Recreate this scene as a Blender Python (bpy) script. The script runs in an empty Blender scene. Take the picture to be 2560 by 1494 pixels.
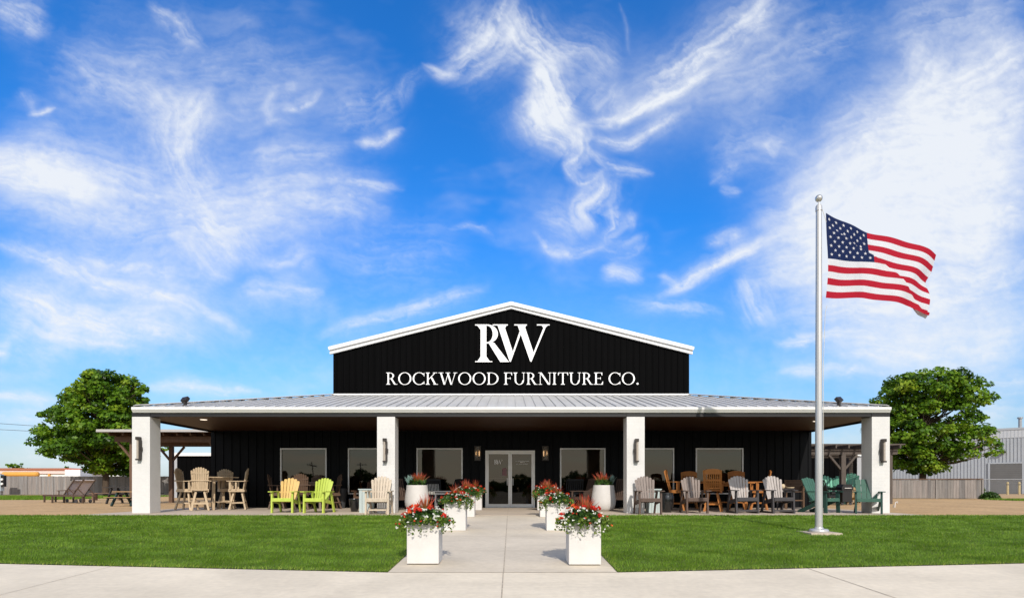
import bpy, bmesh, math, random
import numpy as np
from mathutils import Vector, Matrix, Quaternion

# ------------------------------------------------------------------ camera, sky, sun, exposure
R = math.radians
S = bpy.context.scene
COL = S.collection
random.seed(7)
rng = np.random.default_rng(7)
F = 1470.0            # focal length in photograph pixels
CX, HY, HC = 1278.0, 1215.0, 0.77
cam = bpy.data.cameras.new('camera'); cam_o = bpy.data.objects.new('camera', cam); COL.objects.link(cam_o)
cam.sensor_width = 36.0; cam.lens = F / 2560 * 36
cam.shift_y = (HY - 747) / 2560; cam.shift_x = (1280 - CX) / 2560
cam.clip_start = 0.1; cam.clip_end = 5000
cam_o.location = (0, 0, HC); cam_o.rotation_euler = (R(90), 0, 0)
S.camera = cam_o
SUN_EL, SUN_AZ = 33.0, 10.0      # degrees; azimuth to the right of straight behind the camera
sd = Vector((math.sin(R(SUN_AZ)) * math.cos(R(SUN_EL)), -math.cos(R(SUN_AZ)) * math.cos(R(SUN_EL)), math.sin(R(SUN_EL))))
sun = bpy.data.lights.new('sun', 'SUN'); sun.energy = 4.0; sun.angle = R(0.5); sun.color = (1.0, 0.93, 0.84)
sun_o = bpy.data.objects.new('sun', sun); COL.objects.link(sun_o)
sun_o.rotation_euler = (-sd).to_track_quat('-Z', 'Y').to_euler(); sun_o.location = (20, -60, 60)
S.view_settings.view_transform = 'Standard'; S.view_settings.look = 'None'
S.view_settings.gamma = 1.0; S.view_settings.exposure = 0.0
S.view_settings.use_curve_mapping = False

world = bpy.data.worlds.new('World'); S.world = world; world.use_nodes = True
wt = world.node_tree; wt.nodes.clear()
def N(t, ty, **kw):
    n = t.nodes.new(ty)
    for k, v in kw.items(): setattr(n, k, v)
    return n
def M_(t, op, a, b=None, c=None, clamp=False):
    n = t.nodes.new('ShaderNodeMath'); n.operation = op; n.use_clamp = clamp
    for i, v in enumerate((a, b, c)):
        if v is None: continue
        if isinstance(v, (int, float)): n.inputs[i].default_value = v
        else: t.links.new(v, n.inputs[i])
    return n.outputs[0]
def build_sky():
    t = wt; L = t.links.new
    tc = N(t, 'ShaderNodeTexCoord')
    sep = N(t, 'ShaderNodeSeparateXYZ'); L(tc.outputs['Generated'], sep.inputs[0])
    sky = N(t, 'ShaderNodeTexSky', sky_type='NISHITA'); sky.sun_disc = False
    sky.sun_elevation = R(SUN_EL); sky.sun_rotation = math.atan2(sd.x, sd.y)
    sky.air_density = 1.0; sky.dust_density = 0.6; sky.ozone_density = 2.2
    tint = N(t, 'ShaderNodeMix', data_type='RGBA', blend_type='MULTIPLY'); tint.inputs[0].default_value = 1.0
    L(sky.outputs[0], tint.inputs[6])
    # deeper blue overhead, paler by the horizon
    up = N(t, 'ShaderNodeMapRange', interpolation_type='LINEAR'); L(sep.outputs[2], up.inputs[0])
    up.inputs[1].default_value = 0.0; up.inputs[2].default_value = 0.40; up.inputs[3].default_value = 0; up.inputs[4].default_value = 1
    cr = N(t, 'ShaderNodeValToRGB'); L(up.outputs[0], cr.inputs[0]); e = cr.color_ramp.elements
    while len(e) < len(SKY_TINT): e.new(.5)
    for i, (p, c) in enumerate(SKY_TINT): e[i].position = p; e[i].color = (*[v / 3 for v in c], 1)
    sc3 = N(t, 'ShaderNodeVectorMath', operation='SCALE'); L(cr.outputs[0], sc3.inputs[0]); sc3.inputs['Scale'].default_value = 3.0
    L(sc3.outputs[0], tint.inputs[7])
    # unseen bright broken overcast, added behind the viewer as neutral frontal fill
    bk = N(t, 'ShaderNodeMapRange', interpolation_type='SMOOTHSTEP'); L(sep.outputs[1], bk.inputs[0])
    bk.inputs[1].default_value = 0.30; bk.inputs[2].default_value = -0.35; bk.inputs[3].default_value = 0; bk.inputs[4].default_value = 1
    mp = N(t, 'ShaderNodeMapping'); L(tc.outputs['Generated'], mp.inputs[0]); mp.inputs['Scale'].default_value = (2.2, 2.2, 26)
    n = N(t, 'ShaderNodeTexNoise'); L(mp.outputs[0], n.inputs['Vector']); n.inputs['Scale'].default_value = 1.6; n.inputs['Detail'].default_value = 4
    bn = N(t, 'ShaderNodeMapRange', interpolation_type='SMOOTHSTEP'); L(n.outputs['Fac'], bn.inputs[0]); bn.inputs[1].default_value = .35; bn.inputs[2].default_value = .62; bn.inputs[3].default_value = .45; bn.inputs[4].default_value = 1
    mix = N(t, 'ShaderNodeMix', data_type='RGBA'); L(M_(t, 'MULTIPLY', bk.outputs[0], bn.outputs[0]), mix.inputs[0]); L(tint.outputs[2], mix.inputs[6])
    mix.inputs[7].default_value = (*BACK_FILL, 1)
    bg = N(t, 'ShaderNodeBackground'); L(mix.outputs[2], bg.inputs[0]); bg.inputs[1].default_value = SKY_STR
    out = N(t, 'ShaderNodeOutputWorld'); L(bg.outputs[0], out.inputs[0])
SKY_STR = 0.10
SKY_TINT = [(0.0, (0.80, 0.96, 1.30)), (0.12, (0.80, 1.0, 1.25)), (0.45, (0.40, 1.16, 1.75)), (1.0, (0.22, 1.16, 2.2))]
BACK_FILL = (11.8, 11.2, 10.2)  # fill brightness added to the unseen sky behind the viewer
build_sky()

# ------------------------------------------------------------------ helpers
def wx(x, D): return (x - CX) / F * D
def wz(y, D): return HC - (y - HY) / F * D
SLOPE = 0.044; YTOP = 16.2
def g(y):
    """height of the ground: level by the shop, falling gently towards the pavement"""
    if y >= YTOP: return 0.0
    if y <= -2.0: return -SLOPE * (YTOP + 2.0)
    return -SLOPE * (YTOP - y)

def set_(o, label=None, cat=None, group=None, kind=None):
    if label: o['label'] = label
    if cat: o['category'] = cat
    if group: o['group'] = group
    if kind: o['kind'] = kind
    return o
def thing(name, label, cat, loc=(0, 0, 0), rz=0.0, group=None):
    o = bpy.data.objects.new(name, None); COL.objects.link(o)
    o.empty_display_size = 0.2; o.location = loc; o.rotation_euler = (0, 0, rz)
    return set_(o, label, cat, group)
def kids(o): return [c for c in COL.objects if c.parent == o]
CHILD = {}
def copy_tree(o, parent=None):
    c = o.copy(); COL.objects.link(c)
    if parent is not None:
        c.parent = parent; CHILD.setdefault(parent.name, []).append(c)
    for ch in list(CHILD.get(o.name, [])): copy_tree(ch, c)
    return c
def dup(o, loc, rz, label, group=None, cat=None, scale=None):
    c = copy_tree(o); c.location = loc; c.rotation_euler = (0, 0, rz)
    if scale: c.scale = scale
    set_(c, label, cat, group); return c

class MB:
    def __init__(s): s.v = []; s.f = []; s.m = []
    def add(s, vs, fs, mi=0):
        b = len(s.v); s.v += [tuple(v) for v in vs]; s.f += [tuple(b + i for i in f) for f in fs]; s.m += [mi] * len(fs)
    def box(s, c, d, rot=None, mi=0, ends=(1, 1)):
        x, y, z = d[0] / 2, d[1] / 2, d[2] / 2
        vs = [Vector((sx * x * (ends[1] if sz > 0 else ends[0]), sy * y * (ends[1] if sz > 0 else ends[0]), sz * z)) for sz in (-1, 1) for sy in (-1, 1) for sx in (-1, 1)]
        if rot is not None: vs = [rot @ v for v in vs]
        c = Vector(c)
        s.add([v + c for v in vs], [(0, 2, 3, 1), (4, 5, 7, 6), (0, 1, 5, 4), (1, 3, 7, 5), (3, 2, 6, 7), (2, 0, 4, 6)], mi)
    def bb(s, x0, x1, y0, y1, z0, z1, mi=0):
        s.box(((x0 + x1) / 2, (y0 + y1) / 2, (z0 + z1) / 2), (x1 - x0, y1 - y0, z1 - z0), None, mi)
    def bar(s, p0, p1, w, d, up=(0, 1, 0), mi=0, w1=None, d1=None):
        """rectangular bar from p0 to p1; d is measured along 'up', w across it"""
        p0, p1, up = Vector(p0), Vector(p1), Vector(up)
        a = (p1 - p0).normalized(); side = a.cross(up)
        if side.length < 1e-6: side = a.orthogonal()
        side.normalize(); u = side.cross(a).normalized()
        w1 = w if w1 is None else w1; d1 = d if d1 is None else d1
        vs = []
        for p, ww, dd in ((p0, w, d), (p1, w1, d1)):
            for su in (-1, 1):
                for sw in (-1, 1): vs.append(p + side * (sw * ww / 2) + u * (su * dd / 2))
        s.add(vs, [(0, 1, 3, 2), (4, 6, 7, 5), (0, 4, 5, 1), (1, 5, 7, 3), (3, 7, 6, 2), (2, 6, 4, 0)], mi)
    def tube(s, pts, rad, n=10, cap=True, mi=0):
        pts = [Vector(p) for p in pts]
        if not isinstance(rad, (list, tuple)): rad = [rad] * len(pts)
        b = len(s.v); prev = None
        for i, p in enumerate(pts):
            a = (pts[min(i + 1, len(pts) - 1)] - pts[max(i - 1, 0)]).normalized()
            if prev is None: u = a.orthogonal().normalized()
            else:
                u = prev - a * prev.dot(a); u.normalize()
            prev = u; w = a.cross(u)
            for j in range(n):
                t = 2 * math.pi * j / n
                s.v.append(tuple(p + (u * math.cos(t) + w * math.sin(t)) * rad[i]))
        for i in range(len(pts) - 1):
            for j in range(n):
                s.f.append((b + i * n + j, b + i * n + (j + 1) % n, b + (i + 1) * n + (j + 1) % n, b + (i + 1) * n + j)); s.m.append(mi)
        if cap:
            s.f.append(tuple(b + j for j in range(n - 1, -1, -1))); s.m.append(mi)
            e = b + (len(pts) - 1) * n; s.f.append(tuple(e + j for j in range(n))); s.m.append(mi)
    def lathe(s, prof, n=28, c=(0, 0, 0), mi=0):
        b = len(s.v)
        for r, z in prof:
            for j in range(n):
                t = 2 * math.pi * j / n
                s.v.append((c[0] + r * math.cos(t), c[1] + r * math.sin(t), c[2] + z))
        for i in range(len(prof) - 1):
            for j in range(n):
                s.f.append((b + i * n + j, b + i * n + (j + 1) % n, b + (i + 1) * n + (j + 1) % n, b + (i + 1) * n + j)); s.m.append(mi)
    def prism(s, pts, y0, y1, mi=0, plane='XZ'):
        """outline in XZ pushed along Y (or XY pushed along Z)"""
        n = len(pts)
        if plane == 'XZ': vs = [(x, y0, z) for x, z in pts] + [(x, y1, z) for x, z in pts]
        elif plane == 'XY': vs = [(x, z, y0) for x, z in pts] + [(x, z, y1) for x, z in pts]
        else: vs = [(y0, x, z) for x, z in pts] + [(y1, x, z) for x, z in pts]
        s.add(vs, [tuple(range(n)), tuple(range(2 * n - 1, n - 1, -1))] + [(i, (i + 1) % n + 0, (i + 1) % n + n, i + n) for i in range(n)], mi)
    def build(s, name, mats, parent=None, smooth=False, bevel=0.0, fix=True):
        me = bpy.data.meshes.new(name); me.from_pydata(s.v, [], s.f)
        if not isinstance(mats, (list, tuple)): mats = [mats]
        for m in mats: me.materials.append(m)
        if len(mats) > 1: me.polygons.foreach_set('material_index', s.m)
        if fix or bevel:
            bm = bmesh.new(); bm.from_mesh(me)
            if fix: bmesh.ops.recalc_face_normals(bm, faces=bm.faces)
            if bevel:
                es = [e for e in bm.edges if len(e.link_faces) == 2 and e.calc_face_angle(0) > 0.6]
                bmesh.ops.bevel(bm, geom=es, offset=bevel, segments=2, affect='EDGES', profile=0.6)
            bm.to_mesh(me); bm.free()
        if smooth:
            me.polygons.foreach_set('use_smooth', [True] * len(me.polygons))
            me.set_sharp_from_angle(angle=R(40))
        o = bpy.data.objects.new(name, me); COL.objects.link(o)
        if parent is not None:
            o.parent = parent; CHILD.setdefault(parent.name, []).append(o)
        return o
def np_mesh(name, verts, faces, mats, parent=None, mat_idx=None, cols=None):
    """verts (n,3), faces (m,k) arrays -> one object; cols = per-face colour stored as a point attribute"""
    me = bpy.data.meshes.new(name); n = len(verts); m, kf = faces.shape
    me.vertices.add(n); me.vertices.foreach_set('co', np.ascontiguousarray(verts, dtype=np.float32).ravel())
    me.loops.add(m * kf); me.loops.foreach_set('vertex_index', np.ascontiguousarray(faces, dtype=np.int32).ravel())
    me.polygons.add(m)
    me.polygons.foreach_set('loop_start', np.arange(0, m * kf, kf, dtype=np.int32))
    if not isinstance(mats, (list, tuple)): mats = [mats]
    for mm in mats: me.materials.append(mm)
    if mat_idx is not None: me.polygons.foreach_set('material_index', mat_idx.astype(np.int32))
    if cols is not None:
        at = me.attributes.new('tone', 'FLOAT', 'POINT'); at.data.foreach_set('value', cols.astype(np.float32))
    me.update(calc_edges=True); me.validate()
    o = bpy.data.objects.new(name, me); COL.objects.link(o)
    if parent is not None:
        o.parent = parent; CHILD.setdefault(parent.name, []).append(o)
    return o

# ------------------------------------------------------------------ materials
MATS = {}
def mat(name, col, rough=0.6, spec=0.5, metal=0.0, var=0.15, scale=6.0, bump=0.0, bscale=None, fine=0.0, stretch=(1, 1, 1), var2=None, objvar=0.0, coat=0.0):
    m = bpy.data.materials.new(name); m.use_nodes = True; t = m.node_tree; L = t.links.new
    b = t.nodes['Principled BSDF']
    b.inputs['Roughness'].default_value = rough; b.inputs['Specular IOR Level'].default_value = spec; b.inputs['Metallic'].default_value = metal
    if coat: b.inputs['Coat Weight'].default_value = coat
    tc = N(t, 'ShaderNodeTexCoord'); mp = N(t, 'ShaderNodeMapping'); L(tc.outputs['Object'], mp.inputs[0]); mp.inputs['Scale'].default_value = stretch
    n1 = N(t, 'ShaderNodeTexNoise'); L(mp.outputs[0], n1.inputs['Vector']); n1.inputs['Scale'].default_value = scale; n1.inputs['Detail'].default_value = 6; n1.inputs['Roughness'].default_value = 0.6
    c = Vector(col[:3])
    mr = N(t, 'ShaderNodeMapRange'); L(n1.outputs['Fac'], mr.inputs[0]); mr.inputs[1].default_value = 0.28; mr.inputs[2].default_value = 0.72
    mx = N(t, 'ShaderNodeMix', data_type='RGBA'); L(mr.outputs[0], mx.inputs[0])
    c2 = var2 if var2 else c * (1 + var)
    mx.inputs[6].default_value = (*(c * (1 - var)), 1); mx.inputs[7].default_value = (*c2[:3], 1)
    res = mx.outputs[2]
    if fine:
        n2 = N(t, 'ShaderNodeTexNoise'); L(mp.outputs[0], n2.inputs['Vector']); n2.inputs['Scale'].default_value = scale * 14; n2.inputs['Detail'].default_value = 3
        m2 = N(t, 'ShaderNodeMapRange'); L(n2.outputs['Fac'], m2.inputs[0]); m2.inputs[1].default_value = 0.3; m2.inputs[2].default_value = 0.7
        m2.inputs[3].default_value = 1 - fine; m2.inputs[4].default_value = 1 + fine
        mm = N(t, 'ShaderNodeMix', data_type='RGBA', blend_type='MULTIPLY'); mm.inputs[0].default_value = 1; L(res, mm.inputs[6]); L(m2.outputs[0], mm.inputs[7]); res = mm.outputs[2]
    if objvar:
        oi = N(t, 'ShaderNodeObjectInfo'); m3 = N(t, 'ShaderNodeMapRange'); L(oi.outputs['Random'], m3.inputs[0]); m3.inputs[3].default_value = 1 - objvar; m3.inputs[4].default_value = 1 + objvar
        mm = N(t, 'ShaderNodeMix', data_type='RGBA', blend_type='MULTIPLY'); mm.inputs[0].default_value = 1; L(res, mm.inputs[6]); L(m3.outputs[0], mm.inputs[7]); res = mm.outputs[2]
    L(res, b.inputs['Base Color'])
    if bump:
        nb = N(t, 'ShaderNodeTexNoise'); L(mp.outputs[0], nb.inputs['Vector']); nb.inputs['Scale'].default_value = bscale or scale * 6; nb.inputs['Detail'].default_value = 4
        bp = N(t, 'ShaderNodeBump'); L(nb.outputs['Fac'], bp.inputs['Height']); bp.inputs['Strength'].default_value = bump; bp.inputs['Distance'].default_value = 0.02
        L(bp.outputs[0], b.inputs['Normal'])
    MATS[name] = m; return m
def glow(name, col, s):
    m = bpy.data.materials.new(name); m.use_nodes = True; b = m.node_tree.nodes['Principled BSDF']
    b.inputs['Base Color'].default_value = (*col, 1); b.inputs['Emission Color'].default_value = (*col, 1); b.inputs['Emission Strength'].default_value = s
    return m
def leafmat(name, stops, rough=0.5, trans=0.35, noise=None):
    """foliage: per-leaf tone attribute -> colour, with some light passing through"""
    m = bpy.data.materials.new(name); m.use_nodes = True; t = m.node_tree; L = t.links.new
    b = t.nodes['Principled BSDF']; out = t.nodes['Material Output']
    at = N(t, 'ShaderNodeAttribute', attribute_name='tone')
    fac = at.outputs['Fac']
    if noise:
        ge = N(t, 'ShaderNodeNewGeometry'); nn = N(t, 'ShaderNodeTexNoise'); L(ge.outputs['Position'], nn.inputs['Vector']); nn.inputs['Scale'].default_value = noise[0]; nn.inputs['Detail'].default_value = 4
        fac = M_(t, 'ADD', fac, M_(t, 'MULTIPLY', M_(t, 'SUBTRACT', nn.outputs['Fac'], 0.5), noise[1]), clamp=True)
    cr = N(t, 'ShaderNodeValToRGB'); L(fac, cr.inputs[0])
    e = cr.color_ramp.elements
    while len(e) < len(stops): e.new(0.5)
    for i, (p, c) in enumerate(stops): e[i].position = p; e[i].color = (*c, 1)
    L(cr.outputs[0], b.inputs['Base Color']); b.inputs['Roughness'].default_value = rough; b.inputs['Specular IOR Level'].default_value = 0.3
    tr = N(t, 'ShaderNodeBsdfTranslucent'); L(cr.outputs[0], tr.inputs[0])
    mx = N(t, 'ShaderNodeMixShader'); mx.inputs[0].default_value = trans; L(b.outputs[0], mx.inputs[1]); L(tr.outputs[0], mx.inputs[2]); L(mx.outputs[0], out.inputs[0])
    return m

BLACK = mat('black painted steel', (0.0016, 0.0016, 0.0018), 0.65, 0.03, var=0.25, scale=1.5, stretch=(3, 3, 0.4))
BLACKWALL = mat('charcoal siding', (0.0032, 0.0036, 0.0046), 0.5, 0.10, var=0.25, scale=1.2, stretch=(3, 3, 0.4))
DARKTRIM = mat('dark bronze trim', (0.011, 0.0105, 0.011), 0.5, 0.4, var=0.2)
ROOFMETAL = mat('galvanised roofing', (0.47, 0.47, 0.465), 0.55, 0.4, 0.0, var=0.10, scale=1.3, fine=0.04, stretch=(2, 0.4, 1))
WHITETRIM = mat('white metal trim', (0.70, 0.695, 0.68), 0.45, 0.5, var=0.04, scale=2)
SIGNWHITE = mat('white sign letter', (0.82, 0.82, 0.81), 0.5, 0.4, var=0.02)
DOORWHITE = mat('white door frame', (0.88, 0.87, 0.84), 0.4, 0.5, 0.0, var=0.04, scale=3)
ALU = mat('pale aluminium frame', (0.72, 0.70, 0.67), 0.4, 0.5, 0.25, var=0.06, scale=3)
def brick_white():
    m = mat('painted white brick', (0.60, 0.59, 0.575), 0.65, 0.3, var=0.05, scale=2.2, fine=0.03)
    t = m.node_tree; L = t.links.new; b = t.nodes['Principled BSDF']
    ge = N(t, 'ShaderNodeTexCoord'); sp = N(t, 'ShaderNodeSeparateXYZ'); L(ge.outputs['Object'], sp.inputs[0])
    cb = N(t, 'ShaderNodeCombineXYZ'); L(M_(t, 'ADD', sp.outputs[0], sp.outputs[1]), cb.inputs[0]); L(sp.outputs[2], cb.inputs[1])
    br = N(t, 'ShaderNodeTexBrick'); L(cb.outputs[0], br.inputs['Vector']); br.inputs['Scale'].default_value = 1.0
    br.inputs['Brick Width'].default_value = 0.39; br.inputs['Row Height'].default_value = 0.10; br.inputs['Mortar Size'].default_value = 0.009; br.inputs['Mortar Smooth'].default_value = 0.5
    nz = N(t, 'ShaderNodeTexNoise'); L(ge.outputs['Object'], nz.inputs['Vector']); nz.inputs['Scale'].default_value = 30
    h = M_(t, 'ADD', M_(t, 'SUBTRACT', 1.0, br.outputs['Fac']), M_(t, 'MULTIPLY', nz.outputs['Fac'], 0.5))
    bp = N(t, 'ShaderNodeBump'); L(h, bp.inputs['Height']); bp.inputs['Strength'].default_value = 0.22; bp.inputs['Distance'].default_value = 0.012; L(bp.outputs[0], b.inputs['Normal'])
    return m
BRICK = brick_white()
def planks(name, col, width, axis=0, rough=0.6, var=0.25, dark=0.5, gap=0.04):
    """boards with thin dark gaps across one axis and their own tone each"""
    m = mat(name, col, rough, 0.3, var=var, scale=3, stretch=((6, 0.6, 1) if axis == 0 else (0.6, 6, 1)), fine=0.1)
    t = m.node_tree; L = t.links.new; b = t.nodes['Principled BSDF']
    tc = N(t, 'ShaderNodeTexCoord'); sp = N(t, 'ShaderNodeSeparateXYZ'); L(tc.outputs['Object'], sp.inputs[0])
    u = M_(t, 'DIVIDE', sp.outputs[axis], width); fr = M_(t, 'FRACT', u); fl = M_(t, 'FLOOR', u)
    wn = N(t, 'ShaderNodeTexWhiteNoise', noise_dimensions='1D'); L(fl, wn.inputs['W'])
    tone = M_(t, 'ADD', M_(t, 'MULTIPLY', wn.outputs['Value'], var * 1.6), 1 - var * 0.8)
    edge = M_(t, 'GREATER_THAN', fr, gap)
    edge = M_(t, 'ADD', M_(t, 'MULTIPLY', edge, 1 - dark), dark)
    src = b.inputs['Base Color'].links[0].from_socket
    mm = N(t, 'ShaderNodeMix', data_type='RGBA', blend_type='MULTIPLY'); mm.inputs[0].default_value = 1; L(src, mm.inputs[6]); L(M_(t, 'MULTIPLY', tone, edge), mm.inputs[7])
    L(mm.outputs[2], b.inputs['Base Color']); return m
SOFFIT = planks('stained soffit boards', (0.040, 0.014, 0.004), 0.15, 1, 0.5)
FENCEWOOD = mat('weathered fence boards', (0.27, 0.255, 0.245), 0.85, 0.2, var=0.28, scale=1.2, stretch=(9, 9, 0.5), fine=0.12)
FENCEDARK = mat('dark weathered boards', (0.19, 0.175, 0.165), 0.85, 0.2, var=0.3, scale=1.2, stretch=(9, 9, 0.5), fine=0.12)
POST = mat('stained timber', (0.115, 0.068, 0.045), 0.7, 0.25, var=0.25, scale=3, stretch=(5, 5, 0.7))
POSTGREY = mat('greyed timber', (0.085, 0.070, 0.060), 0.75, 0.25, var=0.25, scale=3, stretch=(5, 5, 0.7))
def concrete(name, col, cell=None):
    m = mat(name, col, 0.85, 0.25, var=0.08, scale=0.9, fine=0.05, bump=0.12, bscale=60)
    t = m.node_tree; L = t.links.new; b = t.nodes['Principled BSDF']
    tc = N(t, 'ShaderNodeTexCoord'); n = N(t, 'ShaderNodeTexNoise'); L(tc.outputs['Object'], n.inputs['Vector']); n.inputs['Scale'].default_value = 0.35; n.inputs['Detail'].default_value = 8; n.inputs['Roughness'].default_value = 0.65; n.inputs['Distortion'].default_value = 0.8
    mr = N(t, 'ShaderNodeMapRange', interpolation_type='SMOOTHSTEP'); L(n.outputs['Fac'], mr.inputs[0]); mr.inputs[1].default_value = 0.35; mr.inputs[2].default_value = 0.66; mr.inputs[3].default_value = 0.90; mr.inputs[4].default_value = 1.04
    # faint broom marks
    mp = N(t, 'ShaderNodeMapping'); L(tc.outputs['Object'], mp.inputs[0]); mp.inputs['Scale'].default_value = (1.2, 60, 1)
    n2 = N(t, 'ShaderNodeTexNoise'); L(mp.outputs[0], n2.inputs['Vector']); n2.inputs['Scale'].default_value = 1.0; n2.inputs['Detail'].default_value = 3
    m2 = N(t, 'ShaderNodeMapRange'); L(n2.outputs['Fac'], m2.inputs[0]); m2.inputs[1].default_value = 0.3; m2.inputs[2].default_value = 0.7; m2.inputs[3].default_value = 0.965; m2.inputs[4].default_value = 1.03
    src = b.inputs['Base Color'].links[0].from_socket
    mm = N(t, 'ShaderNodeMix', data_type='RGBA', blend_type='MULTIPLY'); mm.inputs[0].default_value = 1; L(src, mm.inputs[6]); L(M_(t, 'MULTIPLY', mr.outputs[0], m2.outputs[0]), mm.inputs[7]); L(mm.outputs[2], b.inputs['Base Color'])
    return m
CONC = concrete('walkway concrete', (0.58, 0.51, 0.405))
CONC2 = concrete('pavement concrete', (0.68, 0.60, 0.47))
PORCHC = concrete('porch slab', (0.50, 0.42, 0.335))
JOINT = mat('joint filler', (0.40, 0.345, 0.275), 0.9, 0.1, var=0.3, scale=8)
GRAVEL = mat('decomposed granite', (0.47, 0.315, 0.165), 0.95, 0.1, var=0.16, scale=0.6, fine=0.22, bump=0.25, bscale=40)
EARTH = mat('dry earth', (0.32, 0.225, 0.14), 0.95, 0.1, var=0.2, scale=0.15, fine=0.15)
ASPH = mat('asphalt', (0.055, 0.055, 0.057), 0.9, 0.2, var=0.15, scale=1, fine=0.2)
SOIL = mat('potting soil', (0.05, 0.035, 0.024), 0.95, 0.1, var=0.3, scale=20)
POTWHITE = mat('white cast planter', (0.57, 0.55, 0.525), 0.6, 0.35, var=0.08, scale=2.5, fine=0.03, bump=0.06, bscale=40)
POLEM = mat('brushed aluminium', (0.50, 0.495, 0.485), 0.36, 0.5, 0.45, var=0.05, scale=4, stretch=(1, 1, 0.3))
def glass(name, tint, fac, see):
    m = bpy.data.materials.new(name); m.use_nodes = True; t = m.node_tree; L = t.links.new; t.nodes.clear()
    gl = N(t, 'ShaderNodeBsdfGlossy'); gl.inputs[0].default_value = (*tint, 1); gl.inputs['Roughness'].default_value = 0.015
    tr = N(t, 'ShaderNodeBsdfTransparent'); tr.inputs[0].default_value = (*see, 1)
    tc = N(t, 'ShaderNodeTexCoord'); n = N(t, 'ShaderNodeTexNoise'); L(tc.outputs['Object'], n.inputs['Vector']); n.inputs['Scale'].default_value = 1.1; n.inputs['Detail'].default_value = 1
    bp = N(t, 'ShaderNodeBump'); L(n.outputs['Fac'], bp.inputs['Height']); bp.inputs['Strength'].default_value = 0.04; bp.inputs['Distance'].default_value = 0.05; L(bp.outputs[0], gl.inputs['Normal'])
    mx = N(t, 'ShaderNodeMixShader'); mx.inputs[0].default_value = fac; L(tr.outputs[0], mx.inputs[1]); L(gl.outputs[0], mx.inputs[2])
    o = N(t, 'ShaderNodeOutputMaterial'); L(mx.outputs[0], o.inputs[0]); return m
PANE = glass('bronze window glass', (0.74, 0.69, 0.60), 0.075, (0.42, 0.37, 0.30))

# ------------------------------------------------------------------ high thin clouds, a sheet of cirrus some 3 km off
def perlin(x, y, seed):
    r = np.random.default_rng(seed); perm = np.concatenate([r.permutation(256)] * 2); ga = r.uniform(0, 2 * np.pi, 256); gx, gy = np.cos(ga), np.sin(ga)
    xi, yi = np.floor(x).astype(np.int64), np.floor(y).astype(np.int64); xf, yf = x - xi, y - yi
    u, v = xf ** 3 * (xf * (xf * 6 - 15) + 10), yf ** 3 * (yf * (yf * 6 - 15) + 10)
    def gr(i, j): h = perm[perm[(xi + i) & 255] + ((yi + j) & 255)]; return gx[h] * (xf - i) + gy[h] * (yf - j)
    a, b, c, d = gr(0, 0), gr(1, 0), gr(0, 1), gr(1, 1)
    return (a + u * (b - a)) * (1 - v) + (c + u * (d - c)) * v
def fbm(x, y, seed, oct_=4, gain=.5):
    o = 0; a = 1; n = 0
    for k in range(oct_): o = o + a * perlin(x * 2 ** k, y * 2 ** k, seed + k); n += a; a *= gain
    return o / n
sstep = lambda a, b, x: (lambda q: q * q * (3 - 2 * q))(np.clip((x - a) / (b - a), 0, 1))
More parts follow.
